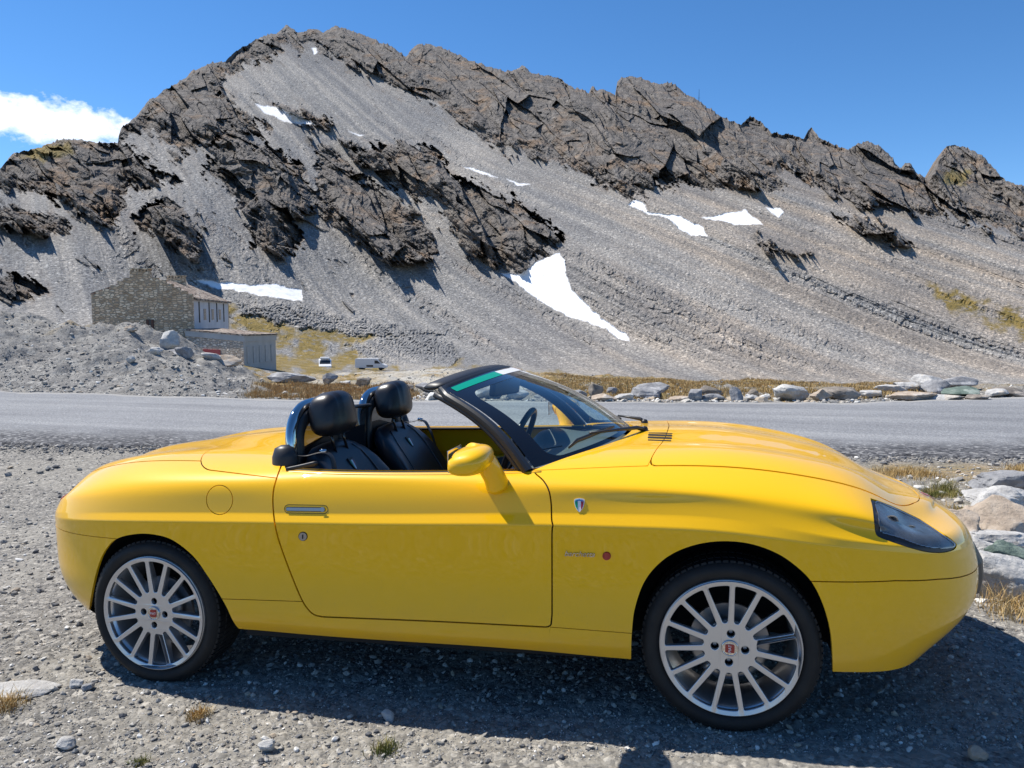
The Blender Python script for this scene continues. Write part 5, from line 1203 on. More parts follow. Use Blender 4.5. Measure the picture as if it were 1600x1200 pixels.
# the far side of the ridge falls away
bk = []
hf = np.array([fwd[0], fwd[1], 0])
for dd, dz in ((6, -3), (25, -18), (80, -60), (200, -170)): bk.append(MP[-1]+hf*dd+np.array([0, 0, dz]))
MV = np.concatenate([MP.reshape(-1, 3), np.stack(bk).reshape(-1, 3)]); NRT = NRW+4
ext = lambda a: np.concatenate([a, np.repeat(a[-1:], 4, 0)]).ravel()
M_MT, n, l, b, g, noise, vor, ramp, mix, at, mt, sep, bump = land_mat('mountain_rock_and_scree', 0)
sc_cell = sep(vor(1.9, out='Color')); sc_c2 = sep(vor(4.5, out='Color')); sc_c3 = sep(vor(.35, out='Color'))
gcol1 = ramp(sc_cell, [(0, (.12, .12, .122)), (.45, (.245, .243, .242)), (.82, (.32, .315, .308)), (.93, (.44, .43, .415)), (1, (.74, .73, .70))])
gcol2 = ramp(sc_c2, [(0, (.12, .12, .122)), (.6, (.275, .272, .268)), (1, (.55, .54, .52))])
scree = mix(.5, gcol1, gcol2)
tone = ramp(mt('ADD', mt('MULTIPLY', noise(.018, 6, .6), .5), mt('MULTIPLY', at('streak'), .5)), [(.30, (.68, .69, .71)), (.48, (.88, .87, .855)), (.66, (1.14, 1.09, 1.02))])
scree = mix(1.0, scree, tone, 'MULTIPLY')
scree = mix(mt('MULTIPLY', at('brown'), .8), scree, mix(1.0, scree, (1.16, 1.00, .84), 'MULTIPLY'))
rk = ramp(noise(.30, 9, .72), [(.30, (.070, .065, .061)), (.48, (.134, .122, .112)), (.60, (.20, .182, .164)), (.74, (.32, .298, .268))])
rust = ramp(noise(.07, 6, .6), [(.52, (1, 1, 1)), (.70, (1.42, 1.09, .80))])
rk = mix(1.0, rk, rust, 'MULTIPLY'); rk = mix(mt('MULTIPLY', mt('GREATER_THAN', noise(.9, 6, .7), .60), .45), rk, (.20, .185, .17))
rk = mix(mt('MULTIPLY', at('lichen'), .7), rk, (.19, .15, .045))
scree = mix(mt('MULTIPLY', at('talus'), .55), scree, mix(1.0, rk, (1.35, 1.35, 1.35), 'MULTIPLY'))
col = mix(at('rock'), scree, rk)
gg = ramp(noise(.25, 8, .7), [(.30, (.12, .095, .030)), (.5, (.21, .155, .050)), (.66, (.28, .205, .075)), (.8, (.31, .25, .13))])
gf_ = mt('MULTIPLY', at('grass'), mt('ADD', mt('MULTIPLY', mt('GREATER_THAN', noise(.45, 8, .7), .43), .75), .3), clamp=True)
col = mix(gf_, col, gg)
sn = ramp(noise(.45, 7, .65), [(.30, (.60, .60, .60)), (.45, (.78, .79, .81)), (.62, (.88, .89, .90))]); sn = mix(mt('MULTIPLY', mt('GREATER_THAN', noise(1.7, 6, .7), .66), .6), sn, (.38, .36, .33))
col = mix(at('snow'), col, sn); l.new(col, b.inputs['Base Color'])
hb = mt('ADD', mt('MULTIPLY', noise(1.6, 6, .7), 1.0), mt('MULTIPLY', mt('SUBTRACT', 1., vor(1.1)), .6))
hb2 = mt('MULTIPLY', hb, mt('SUBTRACT', 1.0, at('snow'))); l.new(bump(hb2, .8, .45), b.inputs['Normal'])
mountain = mk('mountain', MV, grid_faces(NRT, NCt), M_MT, smooth=False); setp(mountain, kind='structure')
attr(mountain, 'rock', ext(rock)); attr(mountain, 'snow', ext(snow)); attr(mountain, 'grass', ext(np.clip(mg_/10+.5, 0, 1)*(1-rockrub)*(1-snow)*np.clip(.75+fbm(WX/9, WY/5, 4, 161)*1.4, 0, 1)))
tal = np.clip(np.clip(1+mrn/26, 0, 1)*.9+np.clip(fbm(skx/30, sky_/9, 5, 191, .65)*1.1-.18, 0, 1)*.9, 0, 1)*(1-snow)*np.clip(.5+1.3*fbm(SX_/3.2, SY_/3.2, 3, 193), 0, 1); attr(mountain, 'talus', ext(tal))
attr(mountain, 'streak', ext(np.clip(.5+.5*fbm(skx/60, sky_/6.5, 4, 175, .6)*np.clip((MPX-500)/300, .3, 1)+.5*fbm((SX_+SY_*.2)/6.5, SY_/60, 4, 177, .6)*np.clip((900-MPX)/300, 0, 1)+.3*fbm(WX/40, WY/40, 3, 176), 0, 1)))
attr(mountain, 'brown', ext(np.clip((MPX-700)/500, 0, 1)*np.clip(.6+fbm(skx/60, sky_/9, 4, 171)*.8, 0, 1)))
attr(mountain, 'lichen', ext(np.clip(maskof([[(1480, 262), (1520, 268), (1500, 290), (1470, 285)], [(40, 236), (110, 222), (120, 240), (50, 252)]], 5)/6+.4, 0, 1)))
print('land', time.time()-T0)
# ============================================================ STONES, HOUSE, VANS, GRASS
def icos(sub):
    bm = bmesh.new(); bmesh.ops.create_icosphere(bm, subdivisions=sub, radius=1.0)
    V = np.array([v.co for v in bm.verts]); F = np.array([[v.index for v in f.verts] for f in bm.faces]); bm.free(); return V, F
ICO = {k: icos(k) for k in (1, 2, 3, 4, 5, 6)}
def n3(P, s, seed):                                      # cheap 3-D noise from three planes
    return (pnoise(P[:, 0]*s+3.1, P[:, 1]*s, seed)+pnoise(P[:, 1]*s, P[:, 2]*s+7.7, seed+1)+pnoise(P[:, 2]*s, P[:, 0]*s+1.3, seed+2))/1.7
def rock_shape(sub, seed, size, planes=16, flat=1.0, rough=.05):
    r = np.random.default_rng(seed); D, F = ICO[sub]
    nn = r.normal(size=(planes, 3)); nn /= np.linalg.norm(nn, axis=1)[:, None]; dk = r.uniform(.62, 1.0, planes)
    dt = D@nn.T; rr = np.where(dt > .05, dk/np.maximum(dt, .05), 9)
    k = 26.0; rad_ = -np.log(np.exp(-k*rr).sum(1)+math.exp(-k*1.25))/k
    P = D*rad_[:, None]; s = 1.9
    lay = n3(P*np.array([.5, .5, 2.2]), 1.6, seed+5)
    P = P*(1+rough*(n3(P, s, seed)+.5*n3(P, s*2.4, seed+3)+.32*n3(P, s*5.5, seed+7)+.18*n3(P, s*12, seed+8))[:, None]+rough*.5*lay[:, None])
    return P*np.array(size), F
def stone_mat(name, c0, c1, c2, tint=None):
    m_, n, l, b, g, noise, vor, ramp, mix, at, mt, sep, bump = land_mat(name, 0)
    t = n.new('ShaderNodeTexCoord'); o = t.outputs['Object']
    base = ramp(noise(5, 8, .65, o), [(.30, c0), (.5, c1), (.72, c2)])
    base = mix(mt('MULTIPLY', mt('GREATER_THAN', noise(17, 6, .7, o), .58), .5), base, tuple(x*.55 for x in c1))
    base = mix(mt('MULTIPLY', mt('GREATER_THAN', noise(2.2, 5, .6, o), .57), .55), base, tint or tuple(min(1, x*1.25) for x in c2))
    l.new(base, b.inputs['Base Color']); b.inputs['Roughness'].default_value = .85
    l.new(bump(noise(32, 7, .7, o), .7, .02), b.inputs['Normal']); return m_
S_WH = stone_mat('white_stone', (.30, .29, .28), (.47, .46, .44), (.66, .645, .61), (.52, .44, .34))
S_GY = stone_mat('grey_stone', (.17, .17, .18), (.28, .28, .285), (.42, .415, .41))
S_TN = stone_mat('tan_stone', (.27, .21, .16), (.42, .345, .27), (.56, .49, .41), (.50, .47, .43))
S_GN = stone_mat('green_stone', (.065, .095, .08), (.14, .185, .155), (.29, .33, .29))
S_DK = stone_mat('dark_stone', (.13, .115, .10), (.235, .205, .175), (.36, .32, .275))
SM = dict(w=S_WH, g=S_GY, t=S_TN, n=S_GN, d=S_DK)
def ground_pt(px, py):
    """where the sight line through (px, py) meets the ground"""
    r = ray_w(px, py); prev = None
    for d in np.concatenate([np.linspace(1.5, 12, 300), np.linspace(12, 60, 500)]):
        p = CAM+r*d
        if p[2] < float(ground_z(np.array([p[0]]), np.array([p[1]]))[0]): return p, d
    return CAM+r*30, 30
def rock_obj(name, px, pyb, w, h, mat, label, group, seed, sub=4, depthf=.8, rot=None, rough=.05, planes=16, sink=.18, d=None):
    """w, h in photo pixels; pyb is the row where its foot meets the ground"""
    p, dd = ground_pt(px, pyb)
    W, H = w*dd/FPX, h*dd/FPX
    P, F = rock_shape(sub, seed, (W/2/.86, W/2*depthf/.86, H/(2-sink*2)/.86), planes, rough=rough)
    a = math.radians(-(-13.65)) if rot is None else rot
    ca, sa = math.cos(a), math.sin(a); P = P@np.array([[ca, sa, 0], [-sa, ca, 0], [0, 0, 1]])
    P[:, 2] -= P[:, 2].min()+H*sink
    o = mk(name, P, F, SM[mat], smooth=False if sub < 4 else True)
    if sub >= 4:
        try: o.data.set_sharp_from_angle(angle=math.radians(32))
        except Exception: pass
    p = p+hf*(W*depthf*.5); o.location = (p[0], p[1], float(ground_z(np.array([p[0]]), np.array([p[1]]))[0])); setp(o, label, 'rock', group); return o
# beside the car, lower right
NR = [
 (1590, 776, 96, 40, 'g', 'flat pale grey rock topmost of the pile beside the road right of the car', .5),
 (1588, 801, 110, 30, 'w', 'flat pale grey rock directly under the topmost rock of the right pile', .6),
 (1572, 822, 80, 50, 'w', 'white angular rock catching the sun above the tan slabs right of the car', .7),
 (1535, 826, 66, 30, 't', 'thin brownish slab rock leaning beside the white angular rock', .6),
 (1512, 862, 78, 62, 't', 'pinkish tan rounded rock nearest the headlight of the car', .8),
 (1590, 852, 110, 60, 't', 'large pinkish rock cut by the right edge of the photo', .7),
 (1590, 874, 120, 30, 'w', 'long pale layered slab under the large pinkish rock', .5),
 (1540, 886, 54, 42, 'w', 'bluish white rock beside the black plate carrier of the car', .8),
 (1592, 900, 66, 46, 'n', 'dark green rock wedged between pale rocks right of the car', .8),
 (1549, 906, 44, 24, 'w', 'small white rock with a bright top in front of the green rock', .8),
 (1600, 948, 96, 66, 'w', 'big white boulder lowest in the pile at the right edge', .8),
]
for i, (px, pyb, w, h, mt__, lab, dp) in enumerate(NR):
    rock_obj('rock', px, pyb, w, h*.88, mt__, lab, 'rocks piled right of the car', 200+i*7, sub=5, depthf=dp, rough=.085, planes=18, sink=.15)
rock_obj('rock', 1532, 1202, 32, 20, 't', 'small pinkish stone in the car shadow at the bottom right corner', 'stones lying on the gravel', 391, sub=5, sink=.3, planes=40, rough=.03)
rock_obj('rock', 16, 1096, 100, 6, 'w', 'broad flat pale stone slab half buried left of the rear wheel', 'stones lying on the gravel', 402, sub=5, depthf=.55, sink=.55, rough=.03)
rock_obj('rock', 415, 1181, 26, 17, 'w', 'pale loaf shaped stone on the gravel below the rear wheel shadow', 'stones lying on the gravel', 405, sub=3)
rock_obj('rock', 606, 1130, 18, 14, 'w', 'small bright white stone at the edge of the car shadow', 'stones lying on the gravel', 409, sub=3)
rock_obj('rock', 116, 1078, 20, 12, 'w', 'light stone left of the two pale stones near the rear wheel', 'stones lying on the gravel', 411, sub=3)
rock_obj('rock', 135, 1082, 17, 10, 'g', 'grey stone right of the light stone near the rear wheel', 'stones lying on the gravel', 415, sub=3)
rock_obj('rock', 95, 1178, 26, 13, 'w', 'pale stone low on the gravel at the bottom left', 'stones lying on the gravel', 419, sub=3)
# beyond the road, left to right
FR0 = [
 (452, 598, 58, 15, 'g', 'wide low dark grey boulder left of the orange grass behind the road'),
 (512, 603, 20, 16, 'g', 'upright dark boulder standing above the dry grass behind the headrests'),
 (566, 606, 24, 14, 'd', 'brownish boulder low in the grass behind the near headrest'),
 (538, 603, 18, 8, 'w', 'small pale stone half hidden in grass behind the near headrest'),
 (664, 613, 28, 11, 'g', 'wide low dark stone between far headrest and windscreen'),
 (640, 611, 14, 8, 'd', 'small dark stone just right of the far headrest'),
 (764, 624, 52, 32, 'w', 'pale block seen through the upper left of the windscreen'),
 (810, 626, 30, 16, 'w', 'low pale stone seen through the windscreen behind the inner mirror'),
 (903, 622, 34, 14, 'g', 'low grey stone just right of the windscreen pillar'),
 (931, 624, 18, 22, 'd', 'pointed brown stone leftmost of the row right of the windscreen'),
 (945, 628, 38, 11, 't', 'flat tan slab beside the pointed brown stone'),
 (957, 619, 20, 10, 'g', 'small grey stone tucked behind the flat tan slab'),
 (978, 627, 30, 14, 'w', 'white low stone between the tan slab and the big grey boulder'),
 (1013, 626, 50, 16, 'g', 'grey slab lying in front of the big dark grey boulder'),
 (1021, 619, 56, 16, 'g', 'big dark grey boulder in the row behind the bonnet'),
 (1068, 628, 30, 10, 't', 'small tan stone right of the big dark grey boulder'),
 (1089, 628, 24, 18, 'g', 'grey stone with a slanting top left of the brown pair'),
 (1113, 624, 26, 16, 'd', 'brown stone behind a flat slab in the middle of the row'),
 (1118, 629, 32, 11, 'g', 'flat light grey slab in front of the brown stone'),
 (1152, 630, 20, 24, 'g', 'blue grey pointed stone standing alone at the road edge'),
 (1181, 625, 16, 13, 'd', 'small brown stone right of the blue grey pointed stone'),
 (1178, 630, 24, 8, 'w', 'small flat pale stone at the road edge under the brown one'),
 (1239, 629, 50, 24, 'w', 'large rounded light grey boulder at the far road edge'),
 (1284, 628, 26, 18, 't', 'tan leaning stone right of the large rounded boulder'),
 (1322, 626, 50, 20, 'd', 'wide brown boulder left of the stone heap'),
 (1366, 623, 34, 10, 'w', 'long low pale stone between wide brown boulder and heap'),
 (1395, 616, 44, 12, 'w', 'flat pale slab at the left end of the stone heap'),
 (1432, 630, 62, 15, 't', 'tan slab at the front foot of the stone heap'),
 (1425, 614, 34, 16, 'w', 'white stone low on the left side of the stone heap'),
 (1458, 606, 42, 20, 'w', 'white peaked rock crowning the stone heap'),
 (1467, 617, 38, 24, 'g', 'grey rock right below the peaked rock of the heap'),
 (1482, 630, 54, 10, 'w', 'pale flat slab at the foot of the heap by the road'),
 (1508, 610, 50, 16, 'g', 'dark grey rock on the right shoulder of the heap'),
 (1515, 620, 66, 17, 'n', 'greenish grey rock across the middle of the heap'),
 (1535, 629, 36, 10, 'd', 'dark slab at the right foot of the heap'),
 (1560, 622, 32, 13, 'w', 'pale stone right of the greenish rock'),
 (1590, 622, 44, 16, 'd', 'brown stone last of the heap at the right edge'),
]
for i, (px, pyb, w, h, mt__, lab) in enumerate(FR0):
    rock_obj('boulder', px, min(pyb, 628) if px > 880 else pyb, w, h*.86, mt__, lab, 'boulders lining the far side of the road', 500+i*5, sub=4, depthf=.8, rough=.08, planes=16, sink=.15)
# on the gravel bank at the left
BR = [(262, 548, 28, 24, 'w', 'pale boulder standing up on the crest of the gravel bank'), (274, 554, 26, 12, 'g', 'grey slab at the foot of the pale boulder on the bank'),
 (202, 519, 20, 7, 't', 'thin sandy slab lying on the bank crest below the gable'), (286, 560, 26, 14, 'g', 'dark grey stone on the bank right of the pale boulder'),
 (345, 566, 40, 13, 't', 'flat brown slab overhanging on the bank below the annex'), (239, 555, 20, 9, 'w', 'whitish stone on the bank slope left of the pale boulder'),
 (203, 572, 12, 7, 'w', 'small pale stone in the middle of the bank slope'), (325, 564, 24, 9, 'w', 'small pale stones left of the flat brown slab')]
for i, (px, pyb, w, h, mt__, lab) in enumerate(BR):
    rock_obj('boulder', px, pyb, w, h, mt__, lab, 'boulders on the gravel bank', 800+i*5, sub=4, depthf=.8, rough=.08, planes=14, sink=.2)

# ---- loose gravel: thousands of little stones
def scatter(name, n, fpos, sizes, mats, seed, nb=14, sub=1, flat=(.55, .95), zs=.35, smooth=False):
    r = np.random.default_rng(seed); shapes = []
    for k in range(nb):
        P, F = rock_shape(sub, seed*31+k, (1, r.uniform(*flat), r.uniform(.35, .75)), 9, rough=.08); shapes.append((P, F))
    X, Y = fpos(r, n); n = len(X); Z = ground_z(X, Y); S = sizes(r, n, X, Y)
    Vs, Fs, Ms, off = [], [], [], 0; pick = r.integers(0, nb, n); an = r.uniform(0, 2*math.pi, n); mi = r.choice(len(mats), n, p=np.array([m_[1] for m_ in mats])/sum(m_[1] for m_ in mats)); tilt = r.normal(0, .25, n)
    for k in range(nb):
        s_ = np.where(pick == k)[0]
        if not len(s_): continue
        P, F = shapes[k]; c_, s2 = np.cos(an[s_])[:, None], np.sin(an[s_])[:, None]
        x = (P[None, :, 0]*c_-P[None, :, 1]*s2)*S[s_][:, None]; y = (P[None, :, 0]*s2+P[None, :, 1]*c_)*S[s_][:, None]; z = P[None, :, 2]*S[s_][:, None]+x*tilt[s_][:, None]
        V = np.stack([x+X[s_][:, None], y+Y[s_][:, None], z+(Z[s_]+S[s_]*zs)[:, None]], -1).reshape(-1, 3)
        Fk = (F[None]+(np.arange(len(s_))*len(P))[:, None, None]).reshape(-1, 3)+off; Vs.append(V); Fs.append(Fk); Ms.append(np.repeat(mi[s_], len(F))); off += len(V)
    o = mk(name, np.concatenate(Vs), np.concatenate(Fs).astype(np.int32), [m_[0] for m_ in mats], smooth=smooth)
    o.data.polygons.foreach_set('material_index', np.concatenate(Ms).astype(np.int32)); return o
def plain_stone(name, c, v=.35):
    return pmat(name, c, rough=.9, spec=.2, bump=(60, .4, .004), var=(30, .2, tuple(x*(1+v) for x in c)))
G1 = plain_stone('gravel_grey', (.225, .215, .198)); G2 = plain_stone('gravel_pale', (.36, .34, .305)); G3 = plain_stone('gravel_white', (.56, .545, .51)); G4 = plain_stone('gravel_dark', (.115, .115, .118)); G5 = plain_stone('gravel_tan', (.34, .285, .22))
def near_pos(r, n):
    px = r.uniform(-80, 1680, n*3); py = 640+(1240-640)*r.uniform(0, 1, n*3)**.62
    d = (CZ+.03)/(-rz(py)); P_ = world(px, d, np.full_like(px, 0.)); k = (d > 1.9) & (d < edge_d(PYN, px)-.05)
    return P_[k, 0][:n], P_[k, 1][:n]
def near_size(r, n, X, Y):
    lat, f = to_pd(X, Y); s = .0017+.0014*r.pareto(2.25, n); s = np.minimum(s, .016); return s*np.clip(f/3.0, .9, 2.6)
gr1 = scatter('gravel', 120000, near_pos, near_size, [(G1, 5), (G2, 3.2), (G3, .8), (G4, 2.6), (G5, .7)], 11)
setp(gr1, 'loose grey gravel covering the lay-by around the car', 'gravel', kind='stuff')
def far_pos(r, n):
    px = r.uniform(-120, 1720, n*2); t = r.uniform(0, 1, n*2)**1.3; df = edge_d(PYF, px); dc = itp(px, DC); d = df+.15+(dc+1-df)*t
    P_ = world(px, d, np.zeros_like(px)); k = (px < 440) | (r.uniform(0, 1, n*2) < .8); return P_[k, 0][:n], P_[k, 1][:n]
gr2 = scatter('rubble', 70000, far_pos, lambda r, n, X, Y: np.minimum(.007+.006*r.pareto(2.2, n), .055), [(G1, 5), (G2, 3.4), (G3, 1.2), (G4, 2.), (G5, 1.)], 13)
setp(gr2, 'stony rubble on the bank and verge beyond the road', 'rubble', kind='stuff')
def edge_pos(r, n):
    px = r.uniform(-120, 1720, n); d = edge_d(PYN, px)+r.normal(.0, .22, n); P_ = world(px, d, np.zeros_like(px)); return P_[:, 0], P_[:, 1]
gr3 = scatter('road_edge_chippings', 9000, edge_pos, lambda r, n, X, Y: np.minimum(.008+.007*r.pareto(2.4, n), .04), [(G4, 6), (G1, 3), (G2, 1)], 17)
setp(gr3, 'dark broken asphalt chippings along the near road edge', 'gravel', kind='stuff')

def verge_pos(r, n):
    px = np.concatenate([r.uniform(440, 1660, n)]); df = edge_d(PYF, px); d = df+.2+np.abs(r.normal(0, .8, n)); P_ = world(px, d, np.zeros_like(px)); k = fbm(P_[:, 0]*.6, P_[:, 1]*.6, 3, 77) > -.15; return P_[k, 0], P_[k, 1]
gr4 = scatter('verge_stones', 1500, verge_pos, lambda r, n, X, Y: np.minimum(.03+.028*r.pareto(2.4, n), .16), [(G1, 4), (G2, 4), (G3, 2.4), (G5, 1.6)], 23, sub=2, zs=.15)
setp(gr4, 'fist sized pale stones strewn along the far road verge', 'stones', kind='stuff')
def heap_pos(r, n):
    px = r.uniform(1440, 1680, n); py = r.uniform(748, 990, n); d = (CZ+.02)/(-rz(py)); P_ = world(px, d, np.zeros_like(px)); return P_[:, 0], P_[:, 1]
gr5 = scatter('broken_stones', 420, heap_pos, lambda r, n, X, Y: np.minimum(.016+.016*r.pareto(2.2, n), .075), [(G1, 3), (G2, 4), (G3, 3), (G5, 2)], 29, sub=2, zs=.2)
setp(gr5, 'broken pale stones between the rocks right of the car', 'stones', kind='stuff')

# ---- dry grass
def grass_mat(name, c0, c1, c2):
    m_ = pmat(name, c0, rough=.8, spec=.15); n = m_.node_tree.nodes; l = m_.node_tree.links; b = n['Principled BSDF']
    g = n.new('ShaderNodeNewGeometry'); z = n.new('ShaderNodeTexNoise'); z.inputs['Scale'].default_value = 9; z.inputs['Detail'].default_value = 3; l.new(g.outputs['Position'], z.inputs['Vector'])
    r = n.new('ShaderNodeValToRGB'); e = r.color_ramp.elements; e.new(.5)
    for q, (p, c) in zip(e, ((.35, c0), (.5, c1), (.66, c2))): q.position = p; q.color = (*c, 1)
    l.new(z.outputs[0], r.inputs[0]); l.new(r.outputs[0], b.inputs['Base Color']); b.inputs['Subsurface Weight'].default_value = 0; return m_
M_STRAW = grass_mat('straw_grass', (.36, .23, .08), (.48, .33, .14), (.58, .46, .26)); M_ORG = grass_mat('orange_grass', (.34, .20, .075), (.47, .31, .14), (.56, .43, .24)); M_OLV = grass_mat('olive_grass', (.10, .12, .03), (.22, .20, .06), (.38, .30, .12))
def blades(name, X, Y, hgt, wid, mat, seed, lean=.5, Z=None, zoff=0.):
    r = np.random.default_rng(seed); n = len(X); Z = ground_z(X, Y) if Z is None else Z; h_ = hgt*r.uniform(.45, 1.15, n); a = r.uniform(0, 2*math.pi, n); ln = r.uniform(.1, lean, n)*h_; fa = r.uniform(0, 2*math.pi, n)
    dx, dy = np.cos(a)*ln, np.sin(a)*ln; wx_, wy_ = np.cos(fa)*wid, np.sin(fa)*wid; b0 = np.stack([X, Y, Z-.01+zoff], 1)
    V = np.stack([b0+np.stack([wx_, wy_, 0*wx_], 1), b0-np.stack([wx_, wy_, 0*wx_], 1), b0+np.stack([dx*.35-wx_*.8, dy*.35-wy_*.8, h_*.6], 1), b0+np.stack([dx*.35+wx_*.8, dy*.35+wy_*.8, h_*.6], 1), b0+np.stack([dx, dy, h_], 1)], 1).reshape(-1, 3)
    k = np.arange(n)[:, None]*5; F3 = np.concatenate([k+np.array([[0, 1, 2]]), k+np.array([[0, 2, 3]]), k+np.array([[3, 2, 4]])]); return mk(name, V, F3.astype(np.int32), mat, smooth=False)
def clump_pos(r, n, pxr, dfun, thr, seed, per=26, rad_=.10):
    px = r.uniform(*pxr, n*4); t = r.uniform(0, 1, n*4); d = dfun(px, t); P_ = world(px, d, np.zeros_like(px)); v = fbm(P_[:, 0]*.8, P_[:, 1]*.8, 3, seed); k = v > thr; P_ = P_[k][:n]
    X = np.repeat(P_[:, 0], per)+r.normal(0, rad_, len(P_)*per); Y = np.repeat(P_[:, 1], per)+r.normal(0, rad_, len(P_)*per); return X, Y
r_ = np.random.default_rng(5)
X, Y = clump_pos(r_, 900, (400, 640), lambda px, t: edge_d(PYF, px)+.5+6*t**1.5, .05, 203, per=34, rad_=.13)
setp(blades('dry_grass', X, Y, .13, .006, M_ORG, 3), 'orange dry grass behind the road left of the windscreen', 'grass', kind='stuff')
X, Y = clump_pos(r_, 3200, (850, 1440), lambda px, t: edge_d(PYF, px)+1.3+14*t, -.12, 207, per=24, rad_=.18)
setp(blades('dry_grass', X, Y, .11, .008, M_STRAW, 4), 'golden dry grass behind the row of boulders', 'grass', kind='stuff')
X, Y = clump_pos(r_, 300, (1345, 1700), lambda px, t: 4.6+3.0*t, .0, 211, per=46, rad_=.06)
setp(blades('dry_grass', X, Y, .085, .0022, M_STRAW, 5, .9), 'straw coloured grass among the rocks right of the car', 'grass', kind='stuff')
X, Y = clump_pos(r_, 190, (1380, 1580), lambda px, t: 5.0+1.3*t, .0, 213, per=60, rad_=.06)
setp(blades('green_grass', X, Y, .06, .0022, M_OLV, 6, .9), 'olive green grass patch beyond the nose of the car', 'grass', kind='stuff')
for i, (px, py, sz, mt__, lab) in enumerate([(602, 1178, .035, M_OLV, 'small green grass tuft on the gravel below the door'), (310, 1128, .035, M_STRAW, 'faded grass tuft on the gravel near the rear wheel shadow'),
        (218, 1198, .022, M_OLV, 'green grass tuft at the bottom edge left of the middle'), (6, 1112, .06, M_STRAW, 'dry grass tuft at the left edge of the photo'),
        (1585, 962, .10, M_STRAW, 'spiky dry grass clump under the big white boulder'), (1555, 935, .10, M_ORG, 'rusty dry grass clump between the pale rocks by the car nose'), (1520, 862, .10, M_STRAW, 'dry grass clump in front of the tan rounded rock'), (1470, 770, .10, M_OLV, 'grass clump left of the topmost rock at the right')]):
    p, d = ground_pt(px, py); X = p[0]+r_.normal(0, sz*.6, 260); Y = p[1]+r_.normal(0, sz*.6, 260)
    setp(blades('grass_tuft', X, Y, sz*1.3, .0016, mt__, 40+i, 1.0), lab, 'grass tuft', 'grass tufts')

# ---- stone barracks with a stepped gable, and its low annex
def masonry(name, c0, c1, c2, sx, sz, mort):
    m_, n, l, b, g, noise, vor, ramp, mix, at, mt, sep, bump = land_mat(name, 0)
    t = n.new('ShaderNodeTexCoord'); mp_ = n.new('ShaderNodeMapping'); mp_.inputs['Scale'].default_value = (sx, sx, sz); l.new(t.outputs['Object'], mp_.inputs[0])
    ds = n.new('ShaderNodeMix'); 
    v1 = vor(1, out='Color', vec=mp_.outputs[0], rnd=.75); e = vor(1, feat='DISTANCE_TO_EDGE', out='Distance', vec=mp_.outputs[0], rnd=.75)
    st = ramp(sep(v1), [(0, c0), (.55, c1), (.9, c2), (1, tuple(min(1, x*1.05) for x in c2))])
    st = mix(mt('GREATER_THAN', noise(.35, 4, .6, t.outputs['Object']), .55), st, mix(1., st, (.86, .84, .82), 'MULTIPLY'))
    base = mix(mt('LESS_THAN', e, .09), st, mort); l.new(base, b.inputs['Base Color']); l.new(bump(mt('MINIMUM', e, .15), 1., .5), b.inputs['Normal']); return m_
M_MAS = masonry('rubble_masonry', (.42, .30, .19), (.74, .55, .37), (.86, .70, .51), 2.2, 4.2, (.42, .33, .24))
M_MAS2 = masonry('annex_masonry', (.42, .34, .26), (.62, .51, .40), (.76, .66, .54), 1.8, 4.0, (.42, .36, .30))
M_PLAS = pmat('grey_blue_render', (.60, .61, .65), rough=.9, var=(.8, .2, (.50, .51, .55)))
M_CONC = pmat('weathered_concrete', (.38, .37, .35), rough=.9, var=(.7, .25, (.50, .48, .45)), bump=(3, .4, .05))
M_ROOF = masonry('stone_slates', (.22, .17, .14), (.34, .27, .22), (.47, .42, .36), 1.2, 2.4, (.12, .10, .09))
M_WIND = pmat('dark_window', (.03, .035, .045), rough=.15)
M_WOOD = pmat('brown_shutter', (.10, .045, .03), rough=.7); M_REDD = pmat('red_door', (.30, .045, .045), rough=.6)
def hp_(px, d, z): return world(np.array([float(px)]), np.array([float(d)]), np.array([float(z)]))[0]
A = hp_(302, 85, 0); Bn = hp_(145, 83.2, 0); A[2] = Bn[2] = 0
gx_ = (Bn-A)/np.linalg.norm(Bn-A); bk_ = np.array([-gx_[1], gx_[0], 0]);
if bk_@hf < 0: bk_ = -bk_
Wg = np.linalg.norm(Bn-A); house = empty('stone_house', tuple(A)); setp(house, 'old stone house with stepped gable and chimneys above the gravel bank', 'house')
zp_ = lambda py, d=85.: CZ+d*rz(py)
pxs_ = lambda px: (302-px)/(302-145.)*Wg                  # along the gable from the right corner
def wall_poly(pts, thick, off=0.0):                       # pts (s along gable, z) -> prism going back
    n = len(pts); V = [gx_*s+np.array([0, 0, z])+bk_*off for s, z in pts]+[gx_*s+np.array([0, 0, z])+bk_*(off+thick) for s, z in pts]
    return V, [tuple(range(n)), tuple(range(n, 2*n))[::-1]]+[(i, (i+1) % n, n+(i+1) % n, n+i) for i in range(n)]
zb_ = -6.0; steps = [(145, 461), (152, 461), (152, 455.5), (163, 455.5), (163, 452), (175, 452), (175, 446.5), (186, 446.5), (186, 440), (195, 440), (195, 435.5), (205.5, 435.5), (205.5, 428), (237, 428), (237, 434.5), (249, 434.5), (249, 438), (261, 438), (261, 444), (272, 444), (272, 449), (283, 449), (283, 454.5), (294, 454.5), (294, 459), (302, 459)]
pts = [(pxs_(x), zp_(y)) for x, y in steps]; pts = [(pxs_(145), zb_)]+pts+[(0, zb_)]
mb = MB()
zs_ = sorted(set([round(q[1], 3) for q in pts])); wallV = []
